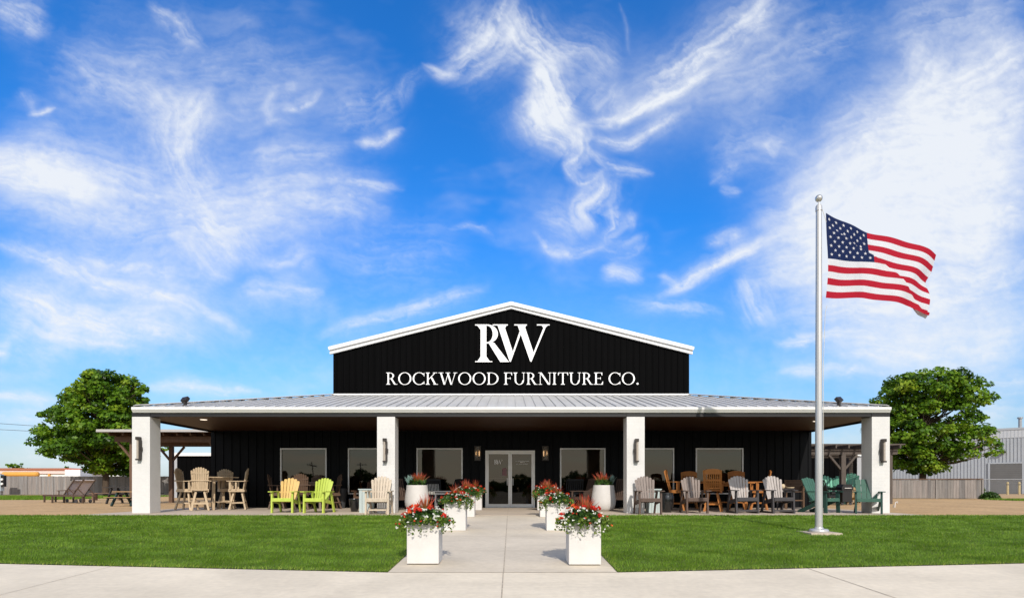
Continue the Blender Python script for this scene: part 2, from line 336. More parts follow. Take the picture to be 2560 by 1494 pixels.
def clouds():
    gx_ = np.concatenate([np.arange(-1500, -60, 45), np.arange(-60, 2621, 3.0), np.arange(2665, 4060, 45)])
    gy_ = np.concatenate([np.arange(-900, -60, 45), np.arange(-60, 1205, 3.0)])
    X, Y = np.meshgrid(gx_, gy_); shp = X.shape
    # turbulence bends everything that follows
    wx1 = X + 60 * fbm(X / 330, Y / 330, 11, 3) + 15 * fbm(X / 110, Y / 110, 31, 3); wy1 = Y + 60 * fbm(X / 330, Y / 330, 51, 3) + 15 * fbm(X / 110, Y / 110, 71, 3)
    wx1 += 4 * fbm(X / 34, Y / 34, 131, 3); wy1 += 4 * fbm(X / 34, Y / 34, 171, 3)
    fine = fbm(wx1 / 60, wy1 / 60, 201, 5, .6)
    acc = np.zeros(shp)
    def stroke(pts, w, amp, soft=.18, fib=1.0, sd_=0, ox=0, sc=1.634):
        nonlocal acc
        P = np.array([(ox + a / sc, b / sc) for a, b in pts]); w = w / sc * (1.12 if w > 55 else .85); soft *= .75
        # smooth the polyline
        tt = np.linspace(0, 1, len(P)); T = np.linspace(0, 1, 40)
        px_ = np.interp(T, tt, P[:, 0]); py_ = np.interp(T, tt, P[:, 1])
        for _ in range(6): px_[1:-1] = (px_[:-2] + 2 * px_[1:-1] + px_[2:]) / 4; py_[1:-1] = (py_[:-2] + 2 * py_[1:-1] + py_[2:]) / 4
        m = w * 1.9 + 60
        sel = (X > px_.min() - m) & (X < px_.max() + m) & (Y > py_.min() - m) & (Y < py_.max() + m)
        qx, qy = wx1[sel], wy1[sel]
        seg = np.hypot(np.diff(px_), np.diff(py_)); S_ = np.concatenate([[0], np.cumsum(seg)])
        best = np.full(len(qx), 1e9); s_ = np.zeros(len(qx)); d_ = np.zeros(len(qx)); ov = np.zeros(len(qx))
        for k in range(39):
            dx, dy = px_[k + 1] - px_[k], py_[k + 1] - py_[k]; l = max(seg[k], 1e-6); dx /= l; dy /= l
            rx, ry = qx - px_[k], qy - py_[k]; al = rx * dx + ry * dy; ac = np.clip(al, 0, l)
            dd = np.hypot(rx - dx * ac, ry - dy * ac); b = dd < best
            best[b] = dd[b]; s_[b] = S_[k] + al[b]; d_[b] = (rx * -dy + ry * dx)[b]
        Ltot = S_[-1]
        q = np.clip(s_ / Ltot, -.3, 1.3); ends = sstep(-.12, .30, q) * (1 - sstep(.70, 1.12, q))
        ww = w * (.30 + .62 * ends); body = np.exp(-(best / ww) ** 2) * (.12 + .88 * ends) + .20 * ends * np.exp(-(best / (w * 1.6)) ** 2)
        f = .5 + 1.0 * fbm(s_ / 210 * fib + .3 * fine[sel], d_ / 30 * fib, 300 + sd_ * 7, 4, .52)
        f2 = .5 + .9 * fbm(s_ / 300, d_ / 80, 900 + sd_ * 3, 3)
        f3 = .5 + 1.1 * fbm(s_ / 95 + 1.2 * fine[sel], d_ / 13 + 2.2 * fine[sel] + 1.0 * f, 1500 + sd_ * 5, 4, .6)
        f = sstep(.22, .92, .36 * f + .30 * f2 + .34 * f3 + .26 * fine[sel])
        v = amp * body * (soft + (1 - soft) * f * 1.35)
        v = np.clip(v, 0, 1)
        acc[sel] = acc[sel] + v - acc[sel] * v
    n = 0
    def Lk(pts, w, amp, soft=.18, fib=1.0):
        nonlocal n; n += 1; stroke(pts, w, amp, soft, fib, n)
    def Rk(pts, w, amp, soft=.18, fib=1.0):
        nonlocal n; n += 1; stroke(pts, w, amp, soft, fib, n, 1280)
    Lk([(-150, 670), (60, 700), (220, 745), (430, 800)], 80, 1.0, .65); Lk([(-100, 640), (300, 700), (560, 780), (800, 860)], 130, .42, .3)
    Lk([(640, 330), (730, 480), (720, 600), (760, 720), (820, 820), (900, 900)], 95, .55, .25); Lk([(850, 370), (790, 470), (740, 560), (700, 640)], 80, .62, .4); Lk([(250, 200), (450, 320), (600, 420), (700, 560)], 90, .30)
    Lk([(-50, 830), (300, 850), (600, 900), (900, 900), (1200, 820), (1550, 760)], 150, .42, .3); Lk([(900, 870), (1050, 820), (1200, 800), (1400, 830), (1560, 860)], 70, .42, .25)
    Lk([(1270, 740), (1450, 750), (1580, 750), (1640, 770)], 28, .5); Lk([(1420, 590), (1560, 580), (1650, 520)], 26, .75, .3); Lk([(1000, 620), (1130, 640), (1300, 650), (1420, 610)], 45, .42)
    Lk([(1140, 460), (1220, 430), (1290, 380)], 28, .5); Lk([(1120, 350), (1085, 430), (1100, 500), (1180, 520)], 22, .35); Lk([(1150, 360), (1200, 350)], 24, .3)
    Lk([(-60, 985), (250, 1080), (480, 1170), (700, 1240), (1010, 1330)], 42, .72, .3); Lk([(-60, 1130), (200, 1250), (420, 1330), (650, 1370), (820, 1400)], 75, .68, .3); Lk([(150, 1340), (350, 1400), (590, 1430)], 32, .72, .25)
    Lk([(300, 1060), (560, 1090), (750, 1140)], 40, .5); Lk([(-40, 1400), (60, 1410)], 50, .6); Lk([(700, 1000), (850, 1100), (950, 1150)], 55, .45); Lk([(780, 880), (950, 1000), (1050, 1080)], 95, .55, .3)
    Lk([(960, 1200), (1150, 1170), (1300, 1160)], 42, .5); Lk([(1050, 1090), (1150, 1075), (1280, 1020)], 40, .45); Lk([(1300, 1330), (1550, 1290), (1800, 1240), (2000, 1180)], 42, .5); Lk([(1350, 1390), (1600, 1400)], 40, .32); Lk([(1830, 945), (1890, 925), (2000, 960)], 18, .5)
    Lk([(-50, 20), (100, 50), (200, 100)], 70, .5); Lk([(600, 0), (700, 60), (850, 180)], 42, .5); Lk([(100, 485), (165, 470), (210, 440)], 18, .65); Lk([(60, 350), (110, 420), (120, 470)], 26, .3)
    Lk([(100, 230), (500, 300), (900, 330), (1400, 290)], 200, .22, .3); Lk([(1300, 1000), (1900, 1060)], 120, .22, .3); Lk([(1300, 500), (1500, 450), (1650, 350)], 90, .28); Lk([(0, 1300), (300, 1440)], 130, .35, .3); Lk([(500, 1180), (900, 1240)], 120, .25, .3)
    Lk([(2110, -30), (1980, 160), (1880, 270), (1800, 320)], 85, .62, .2); Lk([(1740, 270), (1800, 320), (1880, 310)], 26, .6); Lk([(1650, 430), (1680, 340), (1750, 290)], 38, .4); Lk([(2060, 60), (1900, 200)], 110, .4)
    Rk([(-20, 20), (60, 150), (130, 220), (200, 300)], 80, .65, .2); Rk([(40, 250), (130, 330), (150, 430), (200, 500), (290, 520)], 85, .95, .5); Rk([(55, 370), (90, 470), (160, 540), (260, 570), (310, 640)], 68, .95, .4); Rk([(280, 510), (290, 620), (220, 690)], 55, .75)
    Rk([(300, 600), (420, 670), (560, 700)], 30, .7); Rk([(215, 680), (300, 740), (380, 680)], 32, .6); Rk([(380, 680), (390, 770), (330, 830), (310, 850), (350, 930)], 58, .60); Rk([(400, 800), (440, 900), (400, 960), (420, 990)], 36, .55); Rk([(480, 830), (490, 930)], 24, .4)
    Rk([(80, 950), (150, 1030), (280, 1020), (400, 980)], 30, .6); Rk([(380, 1000), (480, 1020), (560, 940)], 45, .45); Rk([(390, 1080), (480, 1120), (520, 1160)], 45, .58); Rk([(440, 20), (462, 90), (470, 210)], 10, .2); Rk([(100, 880), (220, 900), (320, 960)], 60, .3)
    Rk([(280, 520), (450, 460), (600, 420), (760, 320), (880, 230)], 34, .9, .35); Rk([(300, 560), (480, 570), (640, 500), (740, 460)], 36, .55); Rk([(450, 440), (700, 290), (900, 130), (1120, 10)], 80, .68, .25); Rk([(880, 150), (1000, 40), (1080, -20)], 55, .55); Rk([(150, 180), (300, 220), (420, 300)], 85, .35); Rk([(330, 480), (380, 400), (420, 330)], 60, .35)
    Rk([(700, 420), (950, 300), (1200, 180), (1500, 60)], 130, .26, .25); Rk([(820, 750), (900, 680), (940, 640)], 36, .38); Rk([(1030, 570), (1080, 620)], 40, .42); Rk([(850, 780), (930, 770)], 30, .3); Rk([(800, 620), (1000, 560), (1200, 600)], 90, .22)
    Rk([(1590, 440), (1670, 300), (1760, 150)], 100, .5, .3); Rk([(1600, 500), (1700, 420), (1900, 320), (2200, 180)], 150, .6, .4); Rk([(1230, 730), (1500, 600), (1700, 540), (2200, 400)], 170, .7, .45); Rk([(960, 1010), (1300, 850), (1600, 700), (2200, 580)], 175, .78, .6)
    Rk([(990, 1150), (1200, 1070), (1500, 950), (2200, 830)], 170, .88, .65); Rk([(1120, 1300), (1400, 1230), (1800, 1150), (2200, 1060)], 130, .75, .5); Rk([(1090, 1400), (1300, 1390), (1500, 1360)], 38, .75, .3); Rk([(1300, 1450), (1800, 1410), (2200, 1320)], 80, .55, .4); Rk([(975, 1140), (1010, 1230), (1080, 1330)], 60, .4)
    Rk([(590, 1225), (700, 1180), (820, 1110), (1000, 1010), (1110, 960)], 42, .75, .3); Rk([(450, 1220), (600, 1280), (750, 1290), (870, 1300)], 38, .48); Rk([(780, 1030), (950, 950)], 50, .38); Rk([(590, 1140), (680, 1180)], 30, .4); Rk([(1500, 150), (1800, 60), (2100, 20)], 130, .3, .3)
    def Sk(pts, w, amp, soft):
        nonlocal n; n += 1; stroke(pts, w, amp, soft, 1, n, 0, 1.0)
    Sk([(380, 978), (500, 970), (650, 975)], 20, .8, .4); Sk([(-40, 988), (130, 990)], 20, .7, .4); Sk([(-40, 1050), (250, 1045)], 40, .5, .4); Sk([(2400, 975), (2600, 960)], 40, .5, .4); Sk([(1950, 930), (2200, 940)], 22, .55, .3); Sk([(2250, 1050), (2600, 1040)], 40, .4, .4); Sk([(-40, 1130), (600, 1140)], 50, .3, .5); Sk([(2000, 1120), (2600, 1130)], 50, .3, .5)
    Rk([(1150, 1150), (1600, 850), (2200, 600)], 330, .42, 1.3); Rk([(1500, 520), (2200, 200)], 220, .30, 1.2); Rk([(1300, 1420), (2200, 1300)], 160, .4, 1.2)
    Lk([(-100, 780), (500, 860), (1000, 900), (1500, 840)], 260, .20, 1.2); Lk([(300, 250), (900, 420), (1300, 560)], 200, .12, 1.2); Lk([(-100, 1180), (500, 1280), (1000, 1300)], 170, .28, 1.2); Rk([(200, 300), (600, 420), (1200, 240)], 170, .20, 1.2)
    haze = sstep(520, 1230, Y) * .26; acc = acc + haze - acc * haze
    # wider veil beyond the frame so the sheet does not stop at its edge
    veil = sstep(.02, .5, fbm(wx1 / 520, wy1 / 260, 601, 5, .6)) * .28
    acc = acc + veil - acc * veil
    edge = sstep(-900, -500, Y) * sstep(-1500, -900, X) * (1 - sstep(3400, 4000, X))
    puff = fbm(wx1 / 46, wy1 / 30, 801, 5, .62); puff2 = fbm(wx1 / 150, wy1 / 80, 861, 4)
    grain = fbm(wx1 / 17 + puff, wy1 / 11, 951, 4, .6)
    acc = np.clip(acc * (1.10 + .24 * grain * (1 - acc * .6) + .70 * puff * (1 - acc * .8) + .45 * puff2 * (1 - acc * .7)), 0, 1) ** 1.06
    acc = np.clip(acc * edge, 0, .97)
    tx, tz = (X - CX) / F, (HY - Y) / F
    d = np.stack([tx, np.ones_like(tx), tz], -1); d = d / np.linalg.norm(d, axis=-1, keepdims=True) * 3000.0; d[..., 2] += HC
    ny, nx = shp; ii, jj = np.meshgrid(np.arange(nx - 1), np.arange(ny - 1)); a = (jj * nx + ii).ravel()
    fq = np.stack([a, a + 1, a + nx + 1, a + nx], 1)
    m = bpy.data.materials.new('cirrus'); m.use_nodes = True; t = m.node_tree; t.nodes.clear(); L = t.links.new
    at = N(t, 'ShaderNodeAttribute', attribute_name='tone'); em = N(t, 'ShaderNodeEmission'); em.inputs[0].default_value = (*CIRRUS, 1); em.inputs[1].default_value = 1.0
    tr = N(t, 'ShaderNodeBsdfTransparent'); mx = N(t, 'ShaderNodeMixShader'); L(at.outputs['Fac'], mx.inputs[0]); L(tr.outputs[0], mx.inputs[1]); L(em.outputs[0], mx.inputs[2])
    o = N(t, 'ShaderNodeOutputMaterial'); L(mx.outputs[0], o.inputs[0])
    m.cycles.emission_sampling = 'NONE'
    o = np_mesh('sky', d.reshape(-1, 3), fq, m, None, None, acc.ravel()); o['kind'] = 'structure'
CIRRUS = (.86, .90, .96)
clouds()

# ------------------------------------------------------------------ ground, lawn, paving
def strip_sheet(name, mats, ys, xl, xr, dz, nx=24, kind='structure', mi=None):
    """sheet following the slope; xl, xr: functions of y"""
    m = MB(); rows = []
    for y in ys:
        rows.append([(xl(y) + (xr(y) - xl(y)) * i / nx, y, g(y) + dz) for i in range(nx + 1)])
    vs = [p for r in rows for p in r]; fs = []
    for j in range(len(ys) - 1):
        for i in range(nx):
            a = j * (nx + 1) + i; fs.append((a, a + 1, a + nx + 2, a + nx + 1))
    m.add(vs, fs)
    o = m.build(name, mats, fix=False); o['kind'] = kind; return o
fr = lambda a, b, n: [a + (b - a) * i / n for i in range(n + 1)]
strip_sheet('ground', EARTH, [-900, -300, -60, -12, -2] + fr(-1, 16.2, 17) + [17, 30, 60, 150, 400, 1800], lambda y: -2600, lambda y: 2600, -0.03, 8)
strip_sheet('road', ASPH, [-118, -60, -20] + fr(-14, 1.0, 10), lambda y: -200, lambda y: 200, -0.022, 4)
WL, WR = -1.64, 1.41
KERB = lambda x: 7.62 + 0.115 * (abs(x + 0.1) if abs(x + 0.1) > 1.6 else 1.6)   # the pavement's far edge bends back on both sides
def pavement():
    m = MB(); xs = [-30, -20, -14, -10, -7, -5, -3, WL, WR, 3, 5, 7, 10, 14, 20, 30]
    z = 0.0
    for i in range(len(xs) - 1):
        for j in range(6):
            q = []
            for x, k in ((xs[i], j), (xs[i + 1], j), (xs[i + 1], j + 1), (xs[i], j + 1)):
                y = 1.2 + (KERB(x) - 1.2) * k / 6; q.append((x, y, g(y) + z))
            m.add(q, [(0, 1, 2, 3)])
    # joints: thin darker strips of filler a few mm up
    def joint(x0, y0, x1, y1, w=0.012, n=10):
        d = Vector((x1 - x0, y1 - y0)).normalized(); s = Vector((-d.y, d.x)) * w / 2
        for i in range(n):
            pts = []
            for t, sg in ((i / n, -1), ((i + 1) / n, -1), ((i + 1) / n, 1), (i / n, 1)):
                x = x0 + (x1 - x0) * t + s.x * sg; y = y0 + (y1 - y0) * t + s.y * sg
                pts.append((x, y, g(y) + z + 0.004))
            m.add(pts, [(0, 1, 2, 3)], 1)
    joint(-0.10, 1.2, -0.105, 7.78, 0.014)
    joint(WL + .02, 7.80, WR - .02, 7.80, 0.012)
    joint(4.08, KERB(4.08) - .02, 4.35, 1.2, 0.012); joint(-5.6, KERB(-5.6) - .02, -5.75, 1.2, 0.008)
    joint(9.4, KERB(9.4) - .02, 9.9, 1.2); joint(-10.4, KERB(-10.4) - .02, -10.8, 1.2)
    # the face of the slab on the road side
    for i in range(len(xs) - 1):
        m.add([(xs[i], 1.2, g(1.2)), (xs[i + 1], 1.2, g(1.2)), (xs[i + 1], 1.2, g(1.2) - 0.15), (xs[i], 1.2, g(1.2) - 0.15)], [(0, 1, 2, 3)])
    o = m.build('pavement', [CONC2, JOINT], fix=False); o['kind'] = 'structure'
pavement()
def walkway():
    m = MB(); ys = fr(7.815, 15.895, 8)
    for j in range(8):
        for i in range(4):
            x0, x1 = WL + (WR - WL) * i / 4, WL + (WR - WL) * (i + 1) / 4
            m.add([(x0, ys[j], g(ys[j])), (x1, ys[j], g(ys[j])), (x1, ys[j + 1], g(ys[j + 1])), (x0, ys[j + 1], g(ys[j + 1]))], [(0, 1, 2, 3)])
    def strip(x0, x1, y0, y1, n):
        for i in range(n):
            a, b = y0 + (y1 - y0) * i / n, y0 + (y1 - y0) * (i + 1) / n
            m.add([(x0, a, g(a) + .004), (x1, a, g(a) + .004), (x1, b, g(b) + .004), (x0, b, g(b) + .004)], [(0, 1, 2, 3)], 1)
    strip(-0.108, -0.094, 7.83, 15.85, 8)
    for y in (9.65, 11.5, 13.4, 15.0): strip(WL + .02, -0.11, y, y + .008, 1); strip(-0.092, WR - .02, y, y + .008, 1)
    strip(WL, WR, 15.86, 15.88, 1)
    o = m.build('walkway', [CONC, JOINT], fix=False); o['kind'] = 'structure'
walkway()
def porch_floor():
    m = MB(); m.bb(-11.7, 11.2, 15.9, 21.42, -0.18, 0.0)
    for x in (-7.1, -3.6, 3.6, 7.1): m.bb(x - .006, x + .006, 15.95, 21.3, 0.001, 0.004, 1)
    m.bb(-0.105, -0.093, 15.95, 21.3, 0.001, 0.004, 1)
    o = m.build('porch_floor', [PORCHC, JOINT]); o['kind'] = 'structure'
porch_floor()
strip_sheet('gravel_yard', GRAVEL, [16.0, 16.6, 25, 45, 60], lambda y: -60, lambda y: 70, -0.012, 12)

# lawns: soil-coloured sheet under real blades of grass
LAWNSOIL = mat('lawn thatch', (0.085, 0.125, 0.022), 0.95, 0.1, var=0.3, scale=3)
GRASS = leafmat('grass blades', [(0.0, (0.050, 0.098, 0.007)), (0.35, (0.108, 0.215, 0.013)), (0.7, (0.190, 0.315, 0.024)), (1.0, (0.38, 0.44, 0.070))], 0.55, 0.35, noise=(0.8, 0.45))
def blades(px, py, pz, h, w, name, parent=None, kind='stuff', dry=None):
    n = len(px)
    # the sward lies over in drifts, as if brushed
    ang = rng.uniform(0, 2 * np.pi, n); lean = rng.uniform(0.1, 0.95, n)
    la = 2 * np.pi * (1.6 * fbm(px / 1.1, py / .7, 401, 3) + rng.normal(0, .13, n))
    hh = h * rng.uniform(0.55, 1.15, n); ww = w * rng.uniform(0.7, 1.2, n)
    v = np.zeros((n, 3, 3))
    dx, dy = np.cos(ang) * ww / 2, np.sin(ang) * ww / 2
    v[:, 0] = np.stack([px - dx, py - dy, pz], 1); v[:, 1] = np.stack([px + dx, py + dy, pz], 1)
    v[:, 2] = np.stack([px + np.cos(la) * lean * hh, py + np.sin(la) * lean * hh, pz + hh], 1)
    tn = rng.normal(0.46, 0.11, n) + .45 * fbm(px / .45, py / .3, 441, 3)
    if dry is not None: tn = np.where(rng.random(n) < dry, rng.uniform(.85, 1.0, n), tn)
    tone = np.repeat(np.clip(tn, 0, 1), 3)
    f = np.arange(n * 3).reshape(n, 3)
    o = np_mesh(name, v.reshape(-1, 3), f, GRASS, parent, None, tone)
    if kind: o['kind'] = kind
    return o
def lawn(side):
    X = (lambda x: -x) if side < 0 else (lambda x: x)
    inner = -WL if side < 0 else WR
    m = MB(); n = 18; xs = [inner + (24 - inner) * (i / n) ** 1.5 for i in range(n + 1)]
    ytop = 15.88
    for i in range(n):
        for j in range(10):
            q = []
            for x, k in ((xs[i], j), (xs[i + 1], j), (xs[i + 1], j + 1), (xs[i], j + 1)):
                y0 = KERB(X(x)) + 0.02; y = y0 + (ytop - y0) * k / 10
                q.append((X(x), y, g(y) + 0.006))
            m.add(q, [(0, 1, 2, 3)])
    o = m.build('lawn_bed', LAWNSOIL, fix=False); o['kind'] = 'structure'
    # grass, denser and finer near the viewer
    P = []
    for (ya, yb, dens, w) in ((7.6, 9.5, 2600, .0075), (9.5, 11.5, 1900, .009), (11.5, 13.5, 1400, .011), (13.5, 15.88, 1000, .014)):
        xa, xb = inner, 0.95 * yb + 2.5
        cnt = int((xb - xa) * (yb - ya) * dens)
        x = rng.uniform(xa, xb, cnt); y = rng.uniform(ya, yb, cnt)
        lo = 7.62 + 0.115 * np.maximum(np.abs(X(x) + .1), 1.6)
        # a slightly ragged trimmed edge
        k = (y > lo + rng.uniform(-0.03, 0.03, cnt)) & (x > inner + rng.uniform(-0.03, 0.04, cnt))
        if side > 0: k &= ((x - 6.25) ** 2 + (y - 11.95) ** 2 > 0.26 ** 2)
        x, y = x[k], y[k]; P.append((x, y, np.full(len(x), w)))
    x = np.concatenate([p[0] for p in P]); y = np.concatenate([p[1] for p in P]); w = np.concatenate([p[2] for p in P])
    z = np.array(-SLOPE * (YTOP - y) + 0.004)
    h = 0.043 + 0.028 * fbm(x / .8, y / .6, 471, 3)
    dry = .015 + .40 * np.clip(1 - np.minimum(y - 7.62 - 0.115 * np.maximum(np.abs(X(x) + .1), 1.6), x - inner) / .16, 0, 1)
    o = blades(x * (1 if side > 0 else -1), y, z, h, w, 'lawn_grass', dry=dry)
    set_(o, 'mown green lawn %s the concrete walkway' % ('left of' if side < 0 else 'under the flagpole right of'), 'lawn')
    # a few dry clippings along the trimmed edge
    return o
lawn(-1); lawn(1)
def far_strip(x0, x1, y0, y1, label):
    cnt = int((x1 - x0) * (y1 - y0) * 170)
    x = rng.uniform(x0, x1, cnt); y = rng.uniform(y0, y1, cnt)
    o = blades(x, y, np.full(cnt, -0.01), 0.11, 0.05, 'grass_strip'); set_(o, label, 'grass strip')
far_strip(-60, -26.5, 34, 47, 'narrow green grass strip before the grey board fence, beyond the gravel')
far_strip(27.5, 46, 30.0, 34.5, 'thin green verge along the gravel before the metal warehouse')

# ------------------------------------------------------------------ the shop building
shop = thing('store_building', 'black metal-sided shop with white gable trim and a deep front porch', 'shop', (0, 21.4, 0))
def B(m, name, mats, parent=None, **kw):
    """build in world coordinates and hang under the shop"""
    parent = parent or shop
    off = Vector(parent_world(parent))
    m.v = [(a - off.x, b - off.y, c - off.z) for a, b, c in m.v]
    return m.build(name, mats, parent, **kw)
def parent_world(o):
    p = Vector((0, 0, 0))
    while o is not None: p += o.location; o = o.parent
    return p
DW = 21.4; EX = 10.93
WINS = [(wx(701.4, DW), wx(817, DW)), (wx(870.4, DW), wx(986, DW)), (wx(1041.6, DW), wx(1156.6, DW)), (wx(1400, DW), wx(1513.3, DW)), (wx(1569.5, DW), wx(1684.8, DW)), (wx(1738.8, DW), wx(1857.7, DW))]
WZ0, WZ1 = 0.49, 2.16
DX0, DX1, DZ1 = wx(1213.5, DW), wx(1337, DW), 2.075
OPEN = [(a, b, WZ0, WZ1) for a, b in WINS] + [(DX0, DX1, -0.01, DZ1)]
def clad(x0, x1, z0, ztop, y, openings, step=0.30, rib=0.05, proud=0.026, face=-1, thick=0.1):
    """metal panel wall facing -Y with raised ribs, cut round its openings"""
    m = MB()
    cuts = sorted(set([x0, x1] + [c for o in openings for c in o[:2]] + ([0.0] if callable(ztop) and x0 < 0 < x1 else [])))
    zt = ztop if callable(ztop) else (lambda x: ztop)
    for a, b in zip(cuts[:-1], cuts[1:]):
        mid = (a + b) / 2; spans = [[z0, None]]
        for o in openings:
            if o[0] < mid < o[1]:
                spans = [[z0, o[2]], [o[3], None]] if o[2] > z0 else [[o[3], None]]
        for s in spans:
            if s[1] is not None: m.bb(a, b, y, y + thick, s[0], s[1])
            else: m.prism([(a, s[0]), (b, s[0]), (b, zt(b)), (a, zt(a))], y, y + thick)
    x = x0 + step / 2
    while x < x1:
        spans = [(z0, zt(x) - 0.01)]
        for o in openings:
            if o[0] - 0.08 < x < o[1] + 0.08:
                spans = [s for s in ((z0, o[2] - .06), (o[3] + .06, zt(x) - .01)) if s[1] > s[0] + .05]
        for a, b in spans:
            w, w2 = rib, rib * .55
            vs = [(x - w / 2, y, a), (x + w / 2, y, a), (x + w2 / 2, y - proud, a), (x - w2 / 2, y - proud, a)]
            vs += [(p[0], p[1], b) for p in vs[:4]]
            m.add(vs, [(0, 1, 2, 3), (7, 6, 5, 4), (0, 4, 5, 1), (1, 5, 6, 2), (2, 6, 7, 3), (3, 7, 4, 0)])
        x += step
    return m
ZS = 2.785   # soffit underside
B(clad(-EX, EX, 0.0, ZS + .2, DW, OPEN), 'front_wall', BLACKWALL)
for s in (-1, 1):
    m = MB(); x0, x1 = (-EX, -EX + .1) if s < 0 else (EX - .1, EX)
    m.bb(x0, x1, DW + .101, 46, 0, ZS + .2)
    for k in range(80):
        y = DW + .2 + .3 * k; m.bb(*( (-EX - .022, -EX - .0005) if s < 0 else (EX + .0005, EX + .022)), y, y + .04, 0, ZS + .18)
    B(m, 'side_wall', BLACKWALL)
# room behind the glass
m = MB(); m.bb(-EX + .11, EX - .11, 25.6, 25.7, 0, 2.9)
B(m, 'interior_wall', mat('tan interior wall', (0.30, 0.25, 0.19), 0.9, 0.1, var=0.1))
# windows
FRM = 0.045
for i, (a, b) in enumerate(WINS):
    m = MB()
    m.bb(a, a + FRM, DW - .035, DW + .06, WZ0, WZ1); m.bb(b - FRM, b, DW - .035, DW + .06, WZ0, WZ1)
    m.bb(a + FRM, b - FRM, DW - .035, DW + .06, WZ1 - FRM, WZ1); m.bb(a + FRM, b - FRM, DW - .035, DW + .06, WZ0, WZ0 + FRM)
    w = B(m, 'window', ALU)
    p = MB(); p.bb(a + FRM, b - FRM, DW + .01, DW + .018, WZ0 + FRM, WZ1 - FRM)
    B(p, 'pane', PANE, w)
# entrance: frame and two glazed leaves
fw = 0.055
m = MB(); m.bb(DX0, DX0 + fw, DW - .05, DW + .08, 0, DZ1); m.bb(DX1 - fw, DX1, DW - .05, DW + .08, 0, DZ1); m.bb(DX0 + fw, DX1 - fw, DW - .05, DW + .08, DZ1 - fw, DZ1)
m.bb(DX0 + fw, DX1 - fw, DW - .06, DW + .08, 0.001, 0.018)
B(m, 'door_frame', DOORWHITE)
mid = (DX0 + DX1) / 2
DOORS = []
for s in (-1, 1):
    a, b = (DX0 + fw + .004, mid - .004) if s < 0 else (mid + .004, DX1 - fw - .004)
    st, z0, z1 = 0.062, 0.022, DZ1 - fw - .005
    m = MB(); m.bb(a, a + st, DW - .03, DW + .015, z0, z1); m.bb(b - st, b, DW - .03, DW + .015, z0, z1)
    m.bb(a + st, b - st, DW - .03, DW + .015, z1 - .07, z1); m.bb(a + st, b - st, DW - .03, DW + .015, z0, z0 + .11)
    d = B(m, 'door', DOORWHITE); DOORS.append((d, a, b))
    p = MB(); p.bb(a + st, b - st, DW - .011, DW - .004, z0 + .11, z1 - .07); B(p, 'pane', PANE, d)
    p = MB(); p.bb(a + st, b - st, DW - .0, DW + .04, 1.06, 1.085); B(p, 'push_bar', ALU, d)
    p = MB(); hx = b - .10 if s < 0 else a + .10
    p.tube([(hx, DW - .028, 0.82), (hx, DW - .085, 0.82), (hx, DW - .085, 1.06), (hx, DW - .028, 1.06)], 0.013, 8); B(p, 'handle', ALU, d, smooth=True)
# soffit, beam, gutter, posts
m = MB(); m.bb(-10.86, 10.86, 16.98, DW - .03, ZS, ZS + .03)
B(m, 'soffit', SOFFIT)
for s in (-1, 1):
    m = MB(); m.bb(*((-10.86, -10.84) if s < 0 else (10.84, 10.86)), 16.98, DW - .03, ZS - .06, ZS - .001); B(m, 'eave_board', DARKTRIM)
m = MB(); m.bb(-10.88, 10.86, 16.915, 16.975, ZS - .01, 2.895)
xs = [(wx(329.7, 16.9), .515), (wx(942.5, 16.9), .515), (wx(1567, 16.9), .515), (10.37, .515)]
for x, w in xs: m.bb(x - .002, x + w + .002, 16.902, 16.914, ZS - .012, 2.89)
B(m, 'beam', DARKTRIM)
for x, w in xs:
    m = MB(); m.box((x + w / 2, 16.9 + w / 2 + .004, (ZS - .014) / 2), (w, w, ZS - .014)); B(m, 'column', BRICK, bevel=.006)
EF = 16.80   # gutter front
XE0, XE1 = wx(328, EF), wx(2229, EF)
prof = [(EF + .165, 2.885), (EF + .068, 2.885), (EF + .004, 2.966), (EF, 2.972), (EF, 3.0), (EF, 3.035), (EF + .018, 3.04), (EF + .16, 3.02)]   # (y, z)
m = MB(); m.prism(prof, XE0, XE1, plane='YZ'); B(m, 'gutter', WHITETRIM)
for s in (-1, 1):
    x = XE0 if s < 0 else XE1
    m = MB(); m.bb(*((x + .001, x + .11) if s < 0 else (x - .11, x - .001)), EF + .165, 45, 2.89, 3.03); B(m, 'gutter', WHITETRIM)
# porch roof: hipped round the front corners, standing seams
GX = 6.47; RZ0, RZ1 = 3.042, 4.07; YR = DW + 0.0
m = MB(); t = .03
def roofz(y): return RZ0 + (RZ1 - RZ0) * (y - EF) / (YR - EF)
front = [(XE0, EF + .02, RZ0), (XE1, EF + .02, RZ0), (GX + .03, YR, RZ1), (-GX - .03, YR, RZ1)]
m.add(front, [(0, 1, 2, 3)])
m.add([(XE0, EF + .02, RZ0), (-GX - .03, YR, RZ1), (-GX - .03, 46, RZ1), (XE0, 46, RZ0)], [(0, 1, 2, 3)])
m.add([(XE1, EF + .02, RZ0), (XE1, 46, RZ0), (GX + .03, 46, RZ1), (GX + .03, YR, RZ1)], [(0, 1, 2, 3)])
x = -10.8
while x < 10.85:     # seams run up the slope and stop at the hips
    lim = YR if abs(x) <= GX else EF + (YR - EF) * (EX - abs(x)) / (EX - GX)
    if lim > EF + .25:
        a = Vector((x, EF + .03, roofz(EF + .03) + .018)); b = Vector((x, lim - .02, roofz(lim - .02) + .018))
        m.bar(a, b, .026, .024, up=(0, -.22, 1))
    x += .288
for s in (-1, 1):
    y = EF + .6
    while y < 45:
        f = min(1.0, (y - EF) / (YR - EF)); xi = EX - (EX - GX) * f
        m.bar((s * (EX - .03), y, RZ0 + .022), (s * xi, y, RZ0 + (RZ1 - RZ0) * f + .016), .028, .036, up=(s * .22, 0, 1)); y += .288
